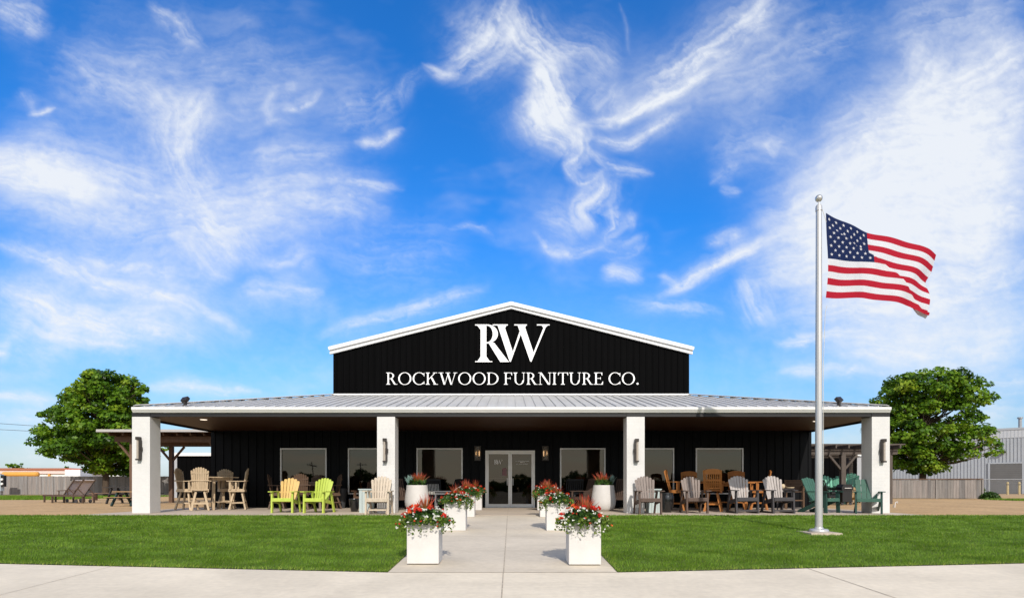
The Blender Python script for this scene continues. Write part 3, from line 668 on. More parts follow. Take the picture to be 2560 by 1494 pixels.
B(m, 'porch_roof', ROOFMETAL, fix=False)
for s in (-1, 1):
    m = MB(); a = Vector((s * 10.82, EF + .08, RZ0 + .05)); b = Vector((s * (GX + .05), YR - .03, RZ1 + .045))
    m.bar(a, b, .26, .022, up=(s * .2, -.2, 1))
    B(m, 'hip_cap', ROOFMETAL)
m = MB(); m.bb(-GX - .05, GX + .05, YR - .05, YR - .028, RZ1 + .012, RZ1 + .065); B(m, 'flashing', WHITETRIM)
# gable front and big hall behind it
ZE, ZP = 5.62, 7.20
gz = lambda x: ZE + (ZP - ZE) * (1 - abs(x) / GX)
B(clad(-GX, GX, RZ1 - .06, gz, YR - .025, [], step=.23, rib=.06, proud=.022, thick=.12), 'gable_wall', BLACK)
for s in (-1, 1):
    m = MB(); m.bb(*((-GX, -GX + .1) if s < 0 else (GX - .1, GX)), YR + .1, 46, RZ1 - .1, ZE - .02); B(m, 'hall_wall', BLACK)
m = MB()
for s in (-1, 1):
    m.add([(0, YR - .12, ZP + .24), (s * (GX + .12), YR - .12, ZE + .21), (s * (GX + .12), 46, ZE + .21), (0, 46, ZP + .24)], [(0, 1, 2, 3)])
B(m, 'main_roof', ROOFMETAL, fix=False)
for s in (-1, 1):
    m = MB()
    x0 = s * .0; x1 = s * (GX + .10)
    m.prism([(x0, ZP + .0), (x1, ZE - .05 - .02), (x1, ZE + .06), (x0, ZP + .10)], YR - .12, YR - .02)
    m.prism([(x0, ZP + .103), (x1, ZE + .063), (x1 + s * .04, ZE + .13), (x1 + s * .03, ZE + .185), (x0, ZP + .235)], YR - .19, YR - .02)
    B(m, 'gable_trim', WHITETRIM)
# low wings at the rear
for s in (-1, 1):
    x0, x1 = (-22.9, -EX - .03) if s < 0 else (EX + .03, 23.7)
    m = clad(x0, x1, 0.0, 2.82, 40, [], step=.32); m.bb(x0, x0 + .1, 40.11, 46, 0, 2.82); m.bb(x1 - .1, x1, 40.11, 46, 0, 2.82); B(m, 'rear_wall', BLACK)
    m = MB(); m.bb(x0 - .1, x1 + (.1 if s > 0 else 0), 39.8, 46.1, 2.83, 3.05); B(m, 'rear_roof', WHITETRIM)
    m = MB(); xc = x0 if s < 0 else x1; m.bb(xc - .1 if s < 0 else xc - .2, xc + .2 if s < 0 else xc + .1, 39.94, 39.965, 0, 2.8); B(m, 'corner_trim', mat('grey corner trim', (.33, .34, .36), .5, var=.05))

# ------------------------------------------------------------------ lettering
class Letters:
    """serif capitals cut from thick and thin strokes; cap height 1"""
    def __init__(s): s.m = None
    def start(s, m, ox, oz, sc, y, t): s.m, s.ox, s.oz, s.sc, s.y, s.t, s.k = m, ox, oz, sc, y, t, 0
    def poly(s, pts):
        s.k += 1
        s.m.prism([(s.ox + x * s.sc, s.oz + z * s.sc) for x, z in pts], s.y - s.t - s.k * .0006, s.y)
    def box(s, x0, x1, z0, z1): s.poly([(x0, z0), (x1, z0), (x1, z1), (x0, z1)])
    def arc(s, cx, cz, rx, rz, thick, thin, a0, a1, n=20):
        s.k += 1; yf = s.y - s.t - s.k * .0006
        o, i_ = [], []
        for k in range(n + 1):
            a = R(a0 + (a1 - a0) * k / n); o.append((cx + rx * math.cos(a), cz + rz * math.sin(a))); i_.append((cx + (rx - thick) * math.cos(a), cz + (rz - thin) * math.sin(a)))
        vs = []
        for p in o + i_: vs.append((s.ox + p[0] * s.sc, yf, s.oz + p[1] * s.sc))
        for p in o + i_: vs.append((s.ox + p[0] * s.sc, s.y, s.oz + p[1] * s.sc))
        fs = []; q = n + 1
        for k in range(n):
            fs.append((k, k + 1, q + k + 1, q + k)); fs.append((2 * q + k, 3 * q + k, 3 * q + k + 1, 2 * q + k + 1))
            fs.append((k, 2 * q + k, 2 * q + k + 1, k + 1)); fs.append((q + k, q + k + 1, 3 * q + k + 1, 3 * q + k))
        s.m.add(vs, fs)
    def serif(s, x0, x1, z, up, a, b, h=.035, br=.07):
        """flat serif x0..x1 at z with brackets running into a stem a..b"""
        d = 1 if up else -1     # up: serif at the foot of a stem
        s.box(x0, x1, min(z, z + d * h), max(z, z + d * h))
        s.poly([(x0 + .02, z + d * h), (x1 - .02, z + d * h), (b, z + d * (h + br)), (a, z + d * (h + br))])
LT = Letters()
HA, TH = .038, .102      # hairline, stem
def l_stem(x, w=TH, ext=.085, top=True, foot=True):
    LT.box(x, x + w, .02, .98)
    if foot: LT.serif(x - ext, x + w + ext, 0, True, x, x + w)
    if top: LT.serif(x - ext, x + w + ext, 1, False, x, x + w)
def thickd(x0, x1, w, z0=1, z1=0): LT.poly([(x0, z0), (x0 + w, z0), (x1 + w, z1), (x1, z1)])
def L_I(): l_stem(.09); return .32
def L_R():
    l_stem(.09); LT.arc(.22, .735, .33, .265, .105, HA, -90, 90); LT.box(.2, .24, .958, 1); LT.box(.2, .26, .47, .512)
    thickd(.30, .56, .125, .49, 0); LT.box(.56, .78, 0, HA); return .76
def L_O(): LT.arc(.47, .5, .46, .52, .105, .045, 0, 360, 36); return .94
def L_C():
    LT.arc(.47, .5, .46, .52, .105, .045, 42, 318, 30); LT.box(.79, .83, .70, .97); LT.box(.79, .83, .03, .26); return .86
def L_K():
    l_stem(.09); LT.poly([(.2, .40), (.2, .47), (.62, .98), (.69, .98)]); thickd(.33, .60, .135, .60, 0); LT.box(.53, .86, 0, HA); LT.box(.50, .80, 1 - HA, 1); return .82
def L_W():
    thickd(.10, .36, .118); LT.poly([(.43, 0), (.47, .06), (.70, .92), (.65, .92)]); thickd(.58, .84, .118); LT.poly([(.91, 0), (.95, .06), (1.20, .98), (1.15, .98)])
    LT.box(0, .34, 1 - HA, 1); LT.box(.50, .82, 1 - HA, 1); LT.box(1.04, 1.32, 1 - HA, 1); return 1.30
def L_D():
    l_stem(.09); LT.arc(.30, .5, .52, .5, .112, HA, -90, 90, 24); LT.box(.2, .31, .958, 1); LT.box(.2, .31, 0, HA); return .86
def L_F():
    l_stem(.09); LT.box(.2, .58, 1 - HA, 1); LT.poly([(.58, 1), (.58, .76), (.555, .76), (.48, .97)]); LT.box(.2, .47, .50, .542); LT.poly([(.47, .62), (.47, .42), (.445, .42), (.42, .52), (.445, .62)]); return .60
def L_E():
    L_F(); LT.box(.2, .62, 0, HA); LT.poly([(.62, 0), (.64, .26), (.615, .26), (.50, .03)]); return .68
def L_T():
    LT.box(.29, .29 + TH, .02, .98); LT.serif(.2, .29 + TH + .09, 0, True, .29, .29 + TH); LT.box(.0, .71, 1 - HA, 1)
    LT.poly([(0, 1), (0, .76), (.025, .76), (.10, .97)]); LT.poly([(.71, 1), (.71, .76), (.685, .76), (.61, .97)]); return .71
def L_U():
    LT.box(.09, .09 + TH, .36, .98); LT.serif(0, .09 + TH + .09, 1, False, .09, .09 + TH)
    LT.arc(.415, .36, .325, .375, .108, .045, 180, 360, 24); LT.box(.70, .74, .36, .98); LT.box(.60, .84, 1 - HA, 1); return .84
def L_N():
    LT.box(.12, .16, .03, .98); LT.box(.02, .27, 0, HA); LT.box(.0, .16, 1 - HA, 1); thickd(.10, .68, .135); LT.box(.79, .83, .0, .97); LT.box(.70, .94, 1 - HA, 1); return .92
def L_dot(): LT.arc(.10, .075, .075, .08, .07, .075, 0, 360, 18); return .2
GLY = {'I': L_I, 'R': L_R, 'O': L_O, 'C': L_C, 'K': L_K, 'W': L_W, 'D': L_D, 'F': L_F, 'E': L_E, 'T': L_T, 'U': L_U, 'N': L_N, '.': L_dot}
YS = YR - .052
def name_sign():
    txt, gap, sp = 'ROCKWOOD FURNITURE CO.', .075, .26
    LT.start(MB(), 0, 0, 1, 0, .01); total = 0; adv = []
    for c in txt:
        if c == ' ': adv.append(sp); total += sp; continue
        a = GLY[c]() + gap; adv.append(a); total += a
    x0, x1 = wx(966, YS), wx(1597, YS); z0 = wz(961, YS); cap = (961 - 931) / F * YS
    kx = (x1 - x0) / (total - gap)
    root = thing('shop_name_sign', 'long white serif lettering across the black gable', 'sign', (x0, YS, z0))
    x = 0
    for c, a in zip(txt, adv):
        if c != ' ':
            m = MB(); LT.start(m, 0, 0, 1, 0, .03 / cap); GLY[c]()
            m.v = [(x + v[0] * kx, v[1] * cap, v[2] * cap) for v in m.v]
            m.build('letter', SIGNWHITE, root, fix=False)
        x += a * kx
def monogram(m, ox, oz, sc, y, t):
    """the joined letters R and W, one unit high"""
    LT.start(m, ox, oz, sc, y, t)
    q = lambda *pts: LT.poly([((x - 1008) / 257, (452 - z) / 257) for x, z in pts])
    b = lambda x0, x1, z0, z1: q((x0, z1), (x1, z1), (x1, z0), (x0, z0))
    b(1045, 1085, 197, 450); b(1008, 1100, 195, 202); b(1008, 1125, 446, 452)
    q((1022, 202), (1052, 202), (1052, 232), (1045, 232)); q((1024, 446), (1052, 446), (1052, 415), (1045, 415)); q((1078, 446), (1108, 446), (1085, 415), (1078, 415))
    c = lambda x, z: ((x - 1008) / 257, (452 - z) / 257)
    LT.arc(*c(1088, 260), 76 / 257, 65 / 257, 36 / 257, 8 / 257, -95, 90, 26); b(1083, 1092, 195, 203); b(1083, 1100, 317, 325)
    q((1098, 320), (1138, 320), (1238, 450), (1238, 452), (1180, 452)); b(1180, 1240, 447, 452)
    q((1160, 197), (1205, 197), (1270, 395), (1251, 452), (1243, 446)); b(1128, 1232, 195, 202); q((1205, 202), (1222, 202), (1212, 222)); 
    q((1251, 452), (1246, 440), (1312, 243), (1320, 262))
    q((1297, 197), (1343, 197), (1409, 392), (1392, 452), (1384, 446)); b(1276, 1362, 195, 202); q((1343, 202), (1356, 202), (1350, 218))
    q((1392, 452), (1386, 440), (1474, 220), (1482, 202), (1496, 202)); b(1430, 1517, 195, 202); q((1462, 202), (1505, 202), (1484, 222), (1478, 222))
name_sign()
z0, z1 = wz(905, YS), wz(811.2, YS)
m = MB(); monogram(m, 0, 0, z1 - z0, 0, .04)
o = m.build('monogram_sign', SIGNWHITE, None, fix=False); o.location = (wx(1188, YS), YS, z0)
set_(o, 'tall white RW monogram high on the black gable above the lettering', 'sign')
# small lettering on the door glass
d, a, b = DOORS[0]; m = MB(); monogram(m, 0, 0, .155, 0, .001); o = m.build('lettering', SIGNWHITE, d, fix=False)
o.location = Vector((wx(1235, DW), DW - .012, wz(1159.5, DW))) - parent_world(d)
d, a, b = DOORS[1]; m = MB(); rr = random.Random(3)
for zz, x0, x1, hgt in ((.10, 0, .47, .020), (.055, .16, .30, .030), (.0, .02, .42, .018)):
    x = x0
    while x < x1:
        w = rr.uniform(.014, .028); m.bb(x, x + w * .75, -.0012, -.0002, zz, zz + hgt * rr.uniform(.7, 1)); x += w + (.02 if rr.random() < .15 else .004)
o = m.build('lettering', SIGNWHITE, d, fix=False); o.location = Vector((wx(1289.5, DW), DW - .012, wz(1159.5, DW))) - parent_world(d)
# notice stuck on the left leaf
m = MB(); m.bb(0, .17, -.002, 0, 0, .27); NOT = mat('printed notice', (.32, .27, .30), .6, var=.6, scale=9, var2=(.30, .10, .10)); 
o = m.build('notice', NOT, None); o.location = (wx(1255.5, DW), DW - .012, wz(1188, DW)); set_(o, 'small coloured notice taped inside the left glass door', 'notice')

# ------------------------------------------------------------------ lamps
LAMPDARK = mat('dark bronze lamp metal', (0.035, 0.028, 0.024), 0.45, 0.5, 0.3, var=0.15)
LAMPTUBE = mat('frosted lamp tube', (0.36, 0.31, 0.26), 0.45, 0.4, var=0.08)
def bar_sconce(x, y, z0, z1, w, side, label):
    t = thing('wall_lamp', label, 'wall lamp', (x, y, z0), 0, 'bar lamps on the porch columns'); h = z1 - z0
    m = MB(); m.bb(-w * .5, w * .5, -.14, -.02, h - .085, h); m.bb(-w * .5, w * .5, -.14, -.02, 0, .045)
    m.bb(side * w * .5 - .016, side * w * .5 + .016, -.12, -.02, .045, h - .085); m.bb(-w * .42, w * .42, -.02, .001, h * .35, h * .6); m.bb(side * w * .5 + side * .016 - .02, side * w * .5 + side * .016 + .02, -.10, -.02, h * .42, h * .57)
    m.build('lamp_frame', LAMPDARK, t, bevel=.003)
    m = MB(); m.tube([(-side * .012, -.085, .045), (-side * .012, -.085, h - .085)], .034, 14); m.build('lamp_tube', LAMPTUBE, t, smooth=True)
for xp, ya, yb, side, lab in ((350, 1091.8, 1150, 1, 'bronze bar wall lamp on the leftmost white column'), (963.4, 1095.5, 1155, 1, 'bronze bar wall lamp on the white column left of the entrance'),
                         (1590.5, 1096.5, 1154.6, -1, 'bronze bar wall lamp on the white column right of the entrance'), (2205, 1097, 1155.4, -1, 'bronze bar wall lamp on the rightmost white column by the tree')):
    bar_sconce(wx(xp, 16.9), 16.903, wz(yb, 16.9), wz(ya, 16.9), .105, side, lab)
BULB = glow('warm bulb', (1.0, 0.62, 0.30), 3.2)
RIBGL = mat('ribbed lamp glass', (0.30, 0.24, 0.17), 0.25, 0.6, var=0.2, scale=12, stretch=(6, 6, .3))
RIBGL.node_tree.nodes['Principled BSDF'].inputs['Transmission Weight'].default_value = 0.6
for xp, lab in ((1194.5, 'lit warm lantern on the black wall left of the glass doors'), (1363, 'lit warm lantern on the black wall right of the glass doors')):
    t = thing('lantern', lab, 'wall lamp', (wx(xp, DW), DW - .026, wz(1151, DW)), 0, 'lanterns beside the entrance'); h, w = .53, .235
    m = MB(); m.bb(-w / 2, w / 2, -.15, 0, h - .03, h); m.bb(-w / 2, w / 2, -.15, 0, 0, .03); m.bb(-w / 2, w / 2, -.012, 0, .03, h - .03)
    for s in (-1, 1): m.bb(s * (w / 2 - .009) - .006, s * (w / 2 - .009) + .006, -.148, -.136, .03, h - .03)
    m.build('lamp_frame', LAMPDARK, t)
    m = MB()
    for k in range(5): x = -w / 2 + .035 + k * (w - .07) / 4; m.tube([(x, -.115, .03), (x, -.115, h - .03)], .017, 8)
    m.build('lamp_glass', RIBGL, t, smooth=True)
    for s in (-1, 1):
        m = MB(); m.tube([(s * .05, -.06, .16), (s * .05, -.06, .24), (s * .05, -.06, .32), (s * .05, -.06, .38)], [.008, .017, .015, .003], 8); m.build('bulb', BULB, t, smooth=True)
def flood(x, D, y, label, turn):
    t = thing('floodlight', label, 'floodlight', (x, D, y), R(turn), 'floodlights on the porch roof edge')
    m = MB(); m.bar((0, 0, 0), (0, 0, .12), .07, .07); m.bb(-.05, .05, -.05, .05, -.02, .012); m.build('bracket', LAMPDARK, t)
    m = MB(); m.box((0, .0, .17), (.22, .10, .14), Matrix.Rotation(R(-38), 3, 'X') @ Matrix.Rotation(R(-8), 3, 'Y')); m.build('lamp_head', LAMPDARK, t, bevel=.008)
flood(wx(463, 17.0), 17.0, roofz(17.0) + .02, 'small dark floodlight on the left end of the porch roof', -25)
flood(wx(2097, 17.0), 17.0, roofz(17.0) + .02, 'small dark floodlight on the right end of the porch roof', 25)
DL = glow('downlight lens', (1.0, 0.86, 0.70), 1.3)
for xp, yp, lab in ((509, 1048, 'round recessed downlight in the brown soffit at the left end'), (2041, 1052, 'recessed downlight in the brown soffit behind the flagpole')):
    D = (ZS - HC) * F / (HY - yp); m = MB(); m.lathe([(.0001, -.012), (.085, -.012), (.10, -.006), (.10, -.0005)], 20)
    o = m.build('downlight', DL); o.location = (wx(xp, D), D, ZS); set_(o, lab, 'downlight')

# ------------------------------------------------------------------ flagpole and flag
FD = 11.95; FX = wx(2047, FD); FZ = g(FD)
t = thing('flagpole', 'tall silver flagpole with ball finial standing on the lawn', 'flagpole', (FX, FD, FZ))
ztop = wz(512, FD) - FZ
m = MB(); m.tube([(0, 0, .05), (0, 0, .5), (0, 0, ztop * .5), (0, 0, ztop - .12)], [.071, .071, .064, .055], 24); m.build('pole', POLEM, t, smooth=True)
m = MB(); m.lathe([(.0712, .135), (.082, .13), (.088, .105), (.165, .095), (.185, .075), (.188, .045), (.18, .03), (.15, .03)], 32); m.build('base_collar', POLEM, t, smooth=True)
m = MB(); m.lathe([(.056, -.13), (.064, -.125), (.064, -.07), (.06, -.03), (.045, -.005), (.016, .0), (.016, .07), (.001, .07)], 20, (0, 0, ztop)); m.build('truck', POLEM, t, smooth=True)
m = MB(); rr = .071
m.lathe([(rr * math.sin(math.pi * k / 12) + .0005, -rr * math.cos(math.pi * k / 12)) for k in range(13)], 20, (0, 0, ztop + .13)); m.build('ball_finial', mat('satin ball', (.62, .60, .55), .3, .5, .8, var=.03), t, smooth=True)
ROPE = mat('halyard rope', (.55, .54, .50), .8, .2, var=.1)
m = MB(); m.tube([(.06, -.02, ztop - .10), (.12, -.02, ztop - .28), (.14, -.02, ztop - .36)], .006, 6); m.tube([(.155, -.02, ztop - 2.05), (.12, -.02, ztop - 2.2), (.085, -.02, ztop - 3.2), (.082, -.02, 1.2)], .005, 6)
m.build('halyard', ROPE, t)
m = MB(); m.box((0, 0, .008), (.62, .62, .05)); o = m.build('footing_slab', PORCHC, t)
def poly_at(pts, x):
    xs, ys = zip(*pts); return np.interp(x, xs, ys)
TOP = [(0, 347, 268), (.15, 515, 341), (.40, 805, 457), (.63, 1070, 545), (.83, 1300, 620), (.92, 1400, 662), (1, 1492, 712)]
BOT = [(0, 357, 1150), (.22, 640, 1170), (.42, 850, 1200), (.60, 1050, 1238), (.74, 1200, 1268), (.83, 1280, 1296), (.91, 1350, 1322), (1, 1428, 1334)]
def flag_pt(u, v):
    """u along the fly 0..1, v in stripes 0..13 -> photograph crop coords and depth"""
    ti = lambda A, k: np.interp(u, [a[0] for a in A], [a[k] for a in A])
    h = np.interp(u, [0, .1, .4, .55, .7, 1], [0, .25, 1.5, 1.95, 2.0, 2.0])
    vf = np.interp(u, [0, .4, .6, .75, .88, 1], [1.2, 5.2, 7.6, 10.4, 11.8, 11.95])
    dl = 1.25
    q = np.clip((v - vf) / dl + .5, 0, 1); q = q * q * (3 - 2 * q)
    s = v - h * q
    t_ = s / (13 - h * np.clip((13 - vf) / dl + .5, 0, 1))
    hx = 20 * np.sin(np.pi * np.clip(t_, 0, 1)) * (1 - u) ** 5
    fx = -48 * np.exp(-((t_ - .46) / .12) ** 2) * u ** 6 + 25 * np.exp(-((t_ - .78) / .2) ** 2) * u ** 6
    x = ti(TOP, 1) * (1 - t_) + ti(BOT, 1) * t_ + hx + fx
    y = ti(TOP, 2) * (1 - t_) + ti(BOT, 2) * t_ + 6 * np.sin(u * 9 + v * .35) * u
    d = -.11 * q * np.clip(h, 0, 1) + .09 * np.sin(u * 6.5 + v * .16 - .6) * (.25 + u) + .025 * np.sin(u * 19 + v * .5)
    return x, y, d
def flag_world(u, v, off=0.0):
    x, y, d = flag_pt(u, v)
    X = (1980 + x / 4.202 - CX) / F * FD; Z = HC - (470 + y / 4.202 - HY) / F * FD
    return np.stack([X - FX, d - off - .02, Z - FZ], -1)
NU, NV = 110, 13 * 9
uu, vv = np.meshgrid(np.linspace(0, 1, NU + 1), np.linspace(0, 13, NV + 1))
V = flag_world(uu, vv).reshape(-1, 3)
ii, jj = np.meshgrid(np.arange(NU), np.arange(NV)); a = (jj * (NU + 1) + ii).ravel()
Fq = np.stack([a, a + NU + 1, a + NU + 2, a + 1], 1)
uc = ((ii + .5) / NU).ravel(); vc = ((jj + .5) / NV * 13).ravel()
mi = np.where((vc < 7) & (uc < .4), 2, np.where(np.floor(vc) % 2 == 0, 0, 1))
sv, sf = [], []
for r_ in range(9):
    n = 6 if r_ % 2 == 0 else 5
    for c_ in range(n):
        cu = .4 * ((2 * c_ + 1 + (r_ % 2)) / 12); cv = 7 * (r_ + 1) / 10
        ang = np.arange(10) * np.pi / 5; rad = np.where(np.arange(10) % 2 == 0, 1, .42)
        pu = cu + .0142 * rad * np.sin(ang); pv = cv - .285 * rad * np.cos(ang)
        b = len(V) + len(sv) * 11
        sv.append(np.concatenate([flag_world(np.array([cu]), np.array([cv]), .006), flag_world(pu, pv, .006)]))
        for k in range(10): sf.append((b, b + 1 + k, b + 1 + (k + 1) % 10))
V2 = np.concatenate([V] + sv)
def cloth(n, c):
    m = mat(n, c, .8, .2, var=.06, scale=5)
    t = m.node_tree; b = t.nodes['Principled BSDF']; tr = N(t, 'ShaderNodeBsdfTranslucent'); t.links.new(b.inputs['Base Color'].links[0].from_socket, tr.inputs[0])
    mx = N(t, 'ShaderNodeMixShader'); mx.inputs[0].default_value = .3; o = t.nodes['Material Output']
    t.links.new(b.outputs[0], mx.inputs[1]); t.links.new(tr.outputs[0], mx.inputs[2]); t.links.new(mx.outputs[0], o.inputs[0]); return m
FR, FW, FB = cloth('red bunting', (.42, .010, .028)), cloth('white bunting', (.68, .68, .70)), cloth('navy bunting', (.007, .018, .075))
me = bpy.data.meshes.new('flag'); me.from_pydata([tuple(p) for p in V2], [], [tuple(q) for q in Fq] + sf)
for mm in (FR, FW, FB): me.materials.append(mm)
me.polygons.foreach_set('material_index', np.concatenate([mi, np.ones(len(sf))]).astype(np.int32)); me.polygons.foreach_set('use_smooth', [True] * len(me.polygons))
fl = bpy.data.objects.new('flag', me); COL.objects.link(fl); fl.location = (FX, FD, FZ)
set_(fl, 'American flag with stars and stripes flying from the silver pole', 'flag')

# ------------------------------------------------------------------ flower planters
LEAF1 = leafmat('bedding leaves', [(0, (.014, .036, .006)), (.5, (.035, .085, .014)), (1, (.09, .16, .03))], .5, .25)
LEAFY = leafmat('lime trailing leaves', [(0, (.045, .09, .010)), (.5, (.11, .18, .02)), (1, (.24, .29, .05))], .5, .3)
SPIKE = leafmat('red tipped blades', [(0, (.03, .08, .015)), (.40, (.10, .12, .025)), (.65, (.34, .09, .03)), (1, (.48, .05, .035))], .5, .25)
REDF = leafmat('red petals', [(0, (.38, .008, .010)), (.55, (.56, .028, .012)), (1, (.74, .17, .035))], .6, .25)
WHTF = leafmat('white petals', [(0, (.62, .62, .52)), (1, (.85, .85, .80))], .6, .3)
AGAVE = leafmat('blue green rosette', [(0, (.07, .14, .12)), (1, (.22, .33, .30))], .5, .1)
def leaf_cloud(name, M, parent, centers, size, nrm=None, aspect=1.6, tone=None, up=.3):
    """small pointed leaves at centers (n,3)"""
    c = np.asarray(centers); n = len(c)
    d = rng.normal(size=(n, 3)); d[:, 2] += up; d /= np.linalg.norm(d, axis=1)[:, None]
    e = rng.normal(size=(n, 3)); e -= d * (e * d).sum(1)[:, None]; e /= np.linalg.norm(e, axis=1)[:, None]
    f = np.cross(d, e); s = (size * rng.uniform(.65, 1.3, n))[:, None]
    v = np.stack([c - e * s * aspect * .5, c + f * s * .5 + d * s * .12, c + e * s * aspect * .5, c - f * s * .5 + d * s * .12], 1).reshape(-1, 3)
    if tone is None: tone = np.clip(rng.normal(.5, .2, n), 0, 1)
    return np_mesh(name, v, np.arange(n * 4).reshape(n, 4), M, parent, None, np.repeat(tone, 4))
def blossoms(name, M, parent, centers, size, lumps=6, flat=False):
    """clusters of little round petals"""
    out = []; c = np.asarray(centers)
    for p in c:
        k = lumps; dirs = rng.normal(size=(k, 3)); dirs[:, 2] = np.abs(dirs[:, 2]); dirs /= np.linalg.norm(dirs, axis=1)[:, None]
        out.append(p + dirs * size * rng.uniform(.25, .6, (k, 1)))
    pts = np.concatenate(out); n = len(pts)
    d = rng.normal(size=(n, 3)); d[:, 1] -= .9; d[:, 2] += .7; d /= np.linalg.norm(d, axis=1)[:, None]
    e = rng.normal(size=(n, 3)); e -= d * (e * d).sum(1)[:, None]; e /= np.linalg.norm(e, axis=1)[:, None]; f = np.cross(d, e)
    s = (size * .62 * rng.uniform(.7, 1.15, n))[:, None]
    ring = [pts + e * s * math.cos(a) * .62 + f * s * math.sin(a) * .62 + d * s * .15 * (1 if k % 2 else -1) for k, a in enumerate(np.arange(6) * math.pi / 3)]
    v = np.stack(ring, 1).reshape(-1, 3); tone = np.repeat(np.clip(rng.normal(.5, .25, n), 0, 1), 6)
    return np_mesh(name, v, np.arange(n * 6).reshape(n, 6), M, parent, None, tone)
def spikes(name, M, parent, n, base, r, h, spread, w=.014):
    vs, fs, to = [], [], []
    for k in range(n):
        a = rng.uniform(0, 2 * math.pi); sp = spread * rng.uniform(.1, 1) ; hh = h * rng.uniform(.6, 1.05) * (1 - .25 * sp / max(spread, .01))
        b0 = np.array(base) + np.array([math.cos(a), math.sin(a), 0]) * r * rng.uniform(0, 1)
        side = np.array([-math.sin(a), math.cos(a), 0]); out = np.array([math.cos(a), math.sin(a), 0])
        if rng.random() < .5: side, = (np.array([1, 0, 0]),)
        for q in range(4):
            t_ = q / 3; p = b0 + out * sp * t_ ** 1.6 + np.array([0, 0, hh * t_ * (1 - .12 * t_)]); ww = w * (1 - t_ ** 2) + .001
            vs += [p - side * ww / 2, p + side * ww / 2]; to += [np.clip(t_ * 1.0 + rng.normal(0, .12), 0, 1)] * 2
            if q: b = len(vs) - 4; fs.append((b, b + 1, b + 3, b + 2))
    return np_mesh(name, np.array(vs), np.array(fs), M, parent, None, np.array(to))
PW, PH = .455, .60
def make_planter(seed, lean):
    global rng
    rng = np.random.default_rng(seed)
    t = thing('flower_planter', 'x', 'planter')
    m = MB(); w, h, th = PW / 2, PH, .03
    m.bb(-w, w, -w, w, 0.004, h - .05)
    for s in (-1, 1): m.bb(-w, w, *((-w, -w + th) if s < 0 else (w - th, w)), h - .0495, h); m.bb(*((-w, -w + th) if s < 0 else (w - th, w)), -w + th + .0005, w - th - .0005, h - .0495, h)
    m.build('pot', POTWHITE, t, bevel=.008)
    m = MB(); m.bb(-w + th + .001, w - th - .001, -w + th + .001, w - th - .001, h - .048, h - .02); m.build('soil', SOIL, t)
    # leafy mound
    n = 1500; a = rng.uniform(0, 2 * math.pi, n); r = .36 * np.sqrt(rng.uniform(0, 1, n)); z = (.20 * (1 - (r / .40) ** 2)) * rng.uniform(.25, 1, n)
    C = np.stack([r * np.cos(a), r * np.sin(a), PH + z - np.clip(r - .24, 0, 1) * .35], 1)
    leaf_cloud('foliage', LEAF1, t, C, .036)
    # trailing stems over the rim
    tr = []
    for k in range(36):
        a0 = rng.uniform(0, 2 * math.pi) if k > 12 else -math.pi / 2 + rng.uniform(-.9, .9); L_ = rng.uniform(.06, .24)
        for q in range(16):
            f = q / 15; rad = .26 + .10 * math.sin(f * 2.4); tr.append((rad * math.cos(a0) * 1.15, rad * math.sin(a0), PH + .05 - L_ * f ** 1.3 + .02 * math.sin(f * 3)))
    leaf_cloud('trailing_foliage', LEAFY, t, np.array(tr) + rng.normal(0, .014, (len(tr), 3)), .03, up=.1)
    # flowers
    def mound(n, rmin, rmax, dz, front=.0):
        a = rng.uniform(0, 2 * math.pi, n); a = np.where(rng.random(n) < front, -math.pi / 2 + rng.uniform(-1.5, 1.5, n), a)
        r = np.sqrt(rng.uniform(rmin ** 2, rmax ** 2, n)); z = .20 * (1 - (r / .42) ** 2) - np.clip(r - .26, 0, 1) * .5
        return np.stack([r * np.cos(a), r * np.sin(a), PH + z + dz * rng.uniform(.4, 1.2, n)], 1)
    for p in np.concatenate([mound(46, .16, .40, .035, .6), mound(14, .33, .44, -.02, .5)]): blossoms('white_flower', WHTF, t, [p], rng.uniform(.028, .040), 4)
    for p in mound(12, .10, .34, .035, .6): blossoms('red_flower', REDF, t, [p], .062, 12)
    for p in mound(22, .2, .43, .05, .3): blossoms('red_flower', REDF, t, [p], .030, 5)
    spikes('ornamental_grass', SPIKE, t, 62, (lean, 0, PH + .06), .07, .42, .17, .018)
    return t
P1 = make_planter(21, .0); P2 = make_planter(33, .02)
PG = 'square white flower planters lining the walkway'
def place(o, x, y, rz, lab): o.location = (x, y, g(y)); o.rotation_euler = (0, 0, rz); set_(o, lab, 'planter', PG)
hw = PW / 2
place(P1, -1.26, 8.375 + hw, 0, 'square white flower planter nearest the pavement, left of the walkway')
place(P2, 1.043, 8.31 + hw, 0, 'square white flower planter nearest the pavement, right of the walkway')
for src, x, y, rz, lab in ((P2, -1.19, 12.41, 90, 'second square white flower planter from the pavement, left of the walkway'), (P1, .975, 12.41, -90, 'second square white flower planter from the pavement, right of the walkway'),
                           (P1, -1.19, 15.40, 180, 'third square white flower planter from the pavement, left of the walkway'), (P2, .985, 15.40, 180, 'third square white flower planter from the pavement, right of the walkway'),
                           (P2, -1.18, 19.0, -90, 'square white flower planter on the porch just left of the glass doors'), (P1, 1.075, 19.0, 90, 'square white flower planter on the porch just right of the glass doors')):
    dup(src, (x, y + hw, g(y)), R(rz), lab, PG)
rng = np.random.default_rng(77)
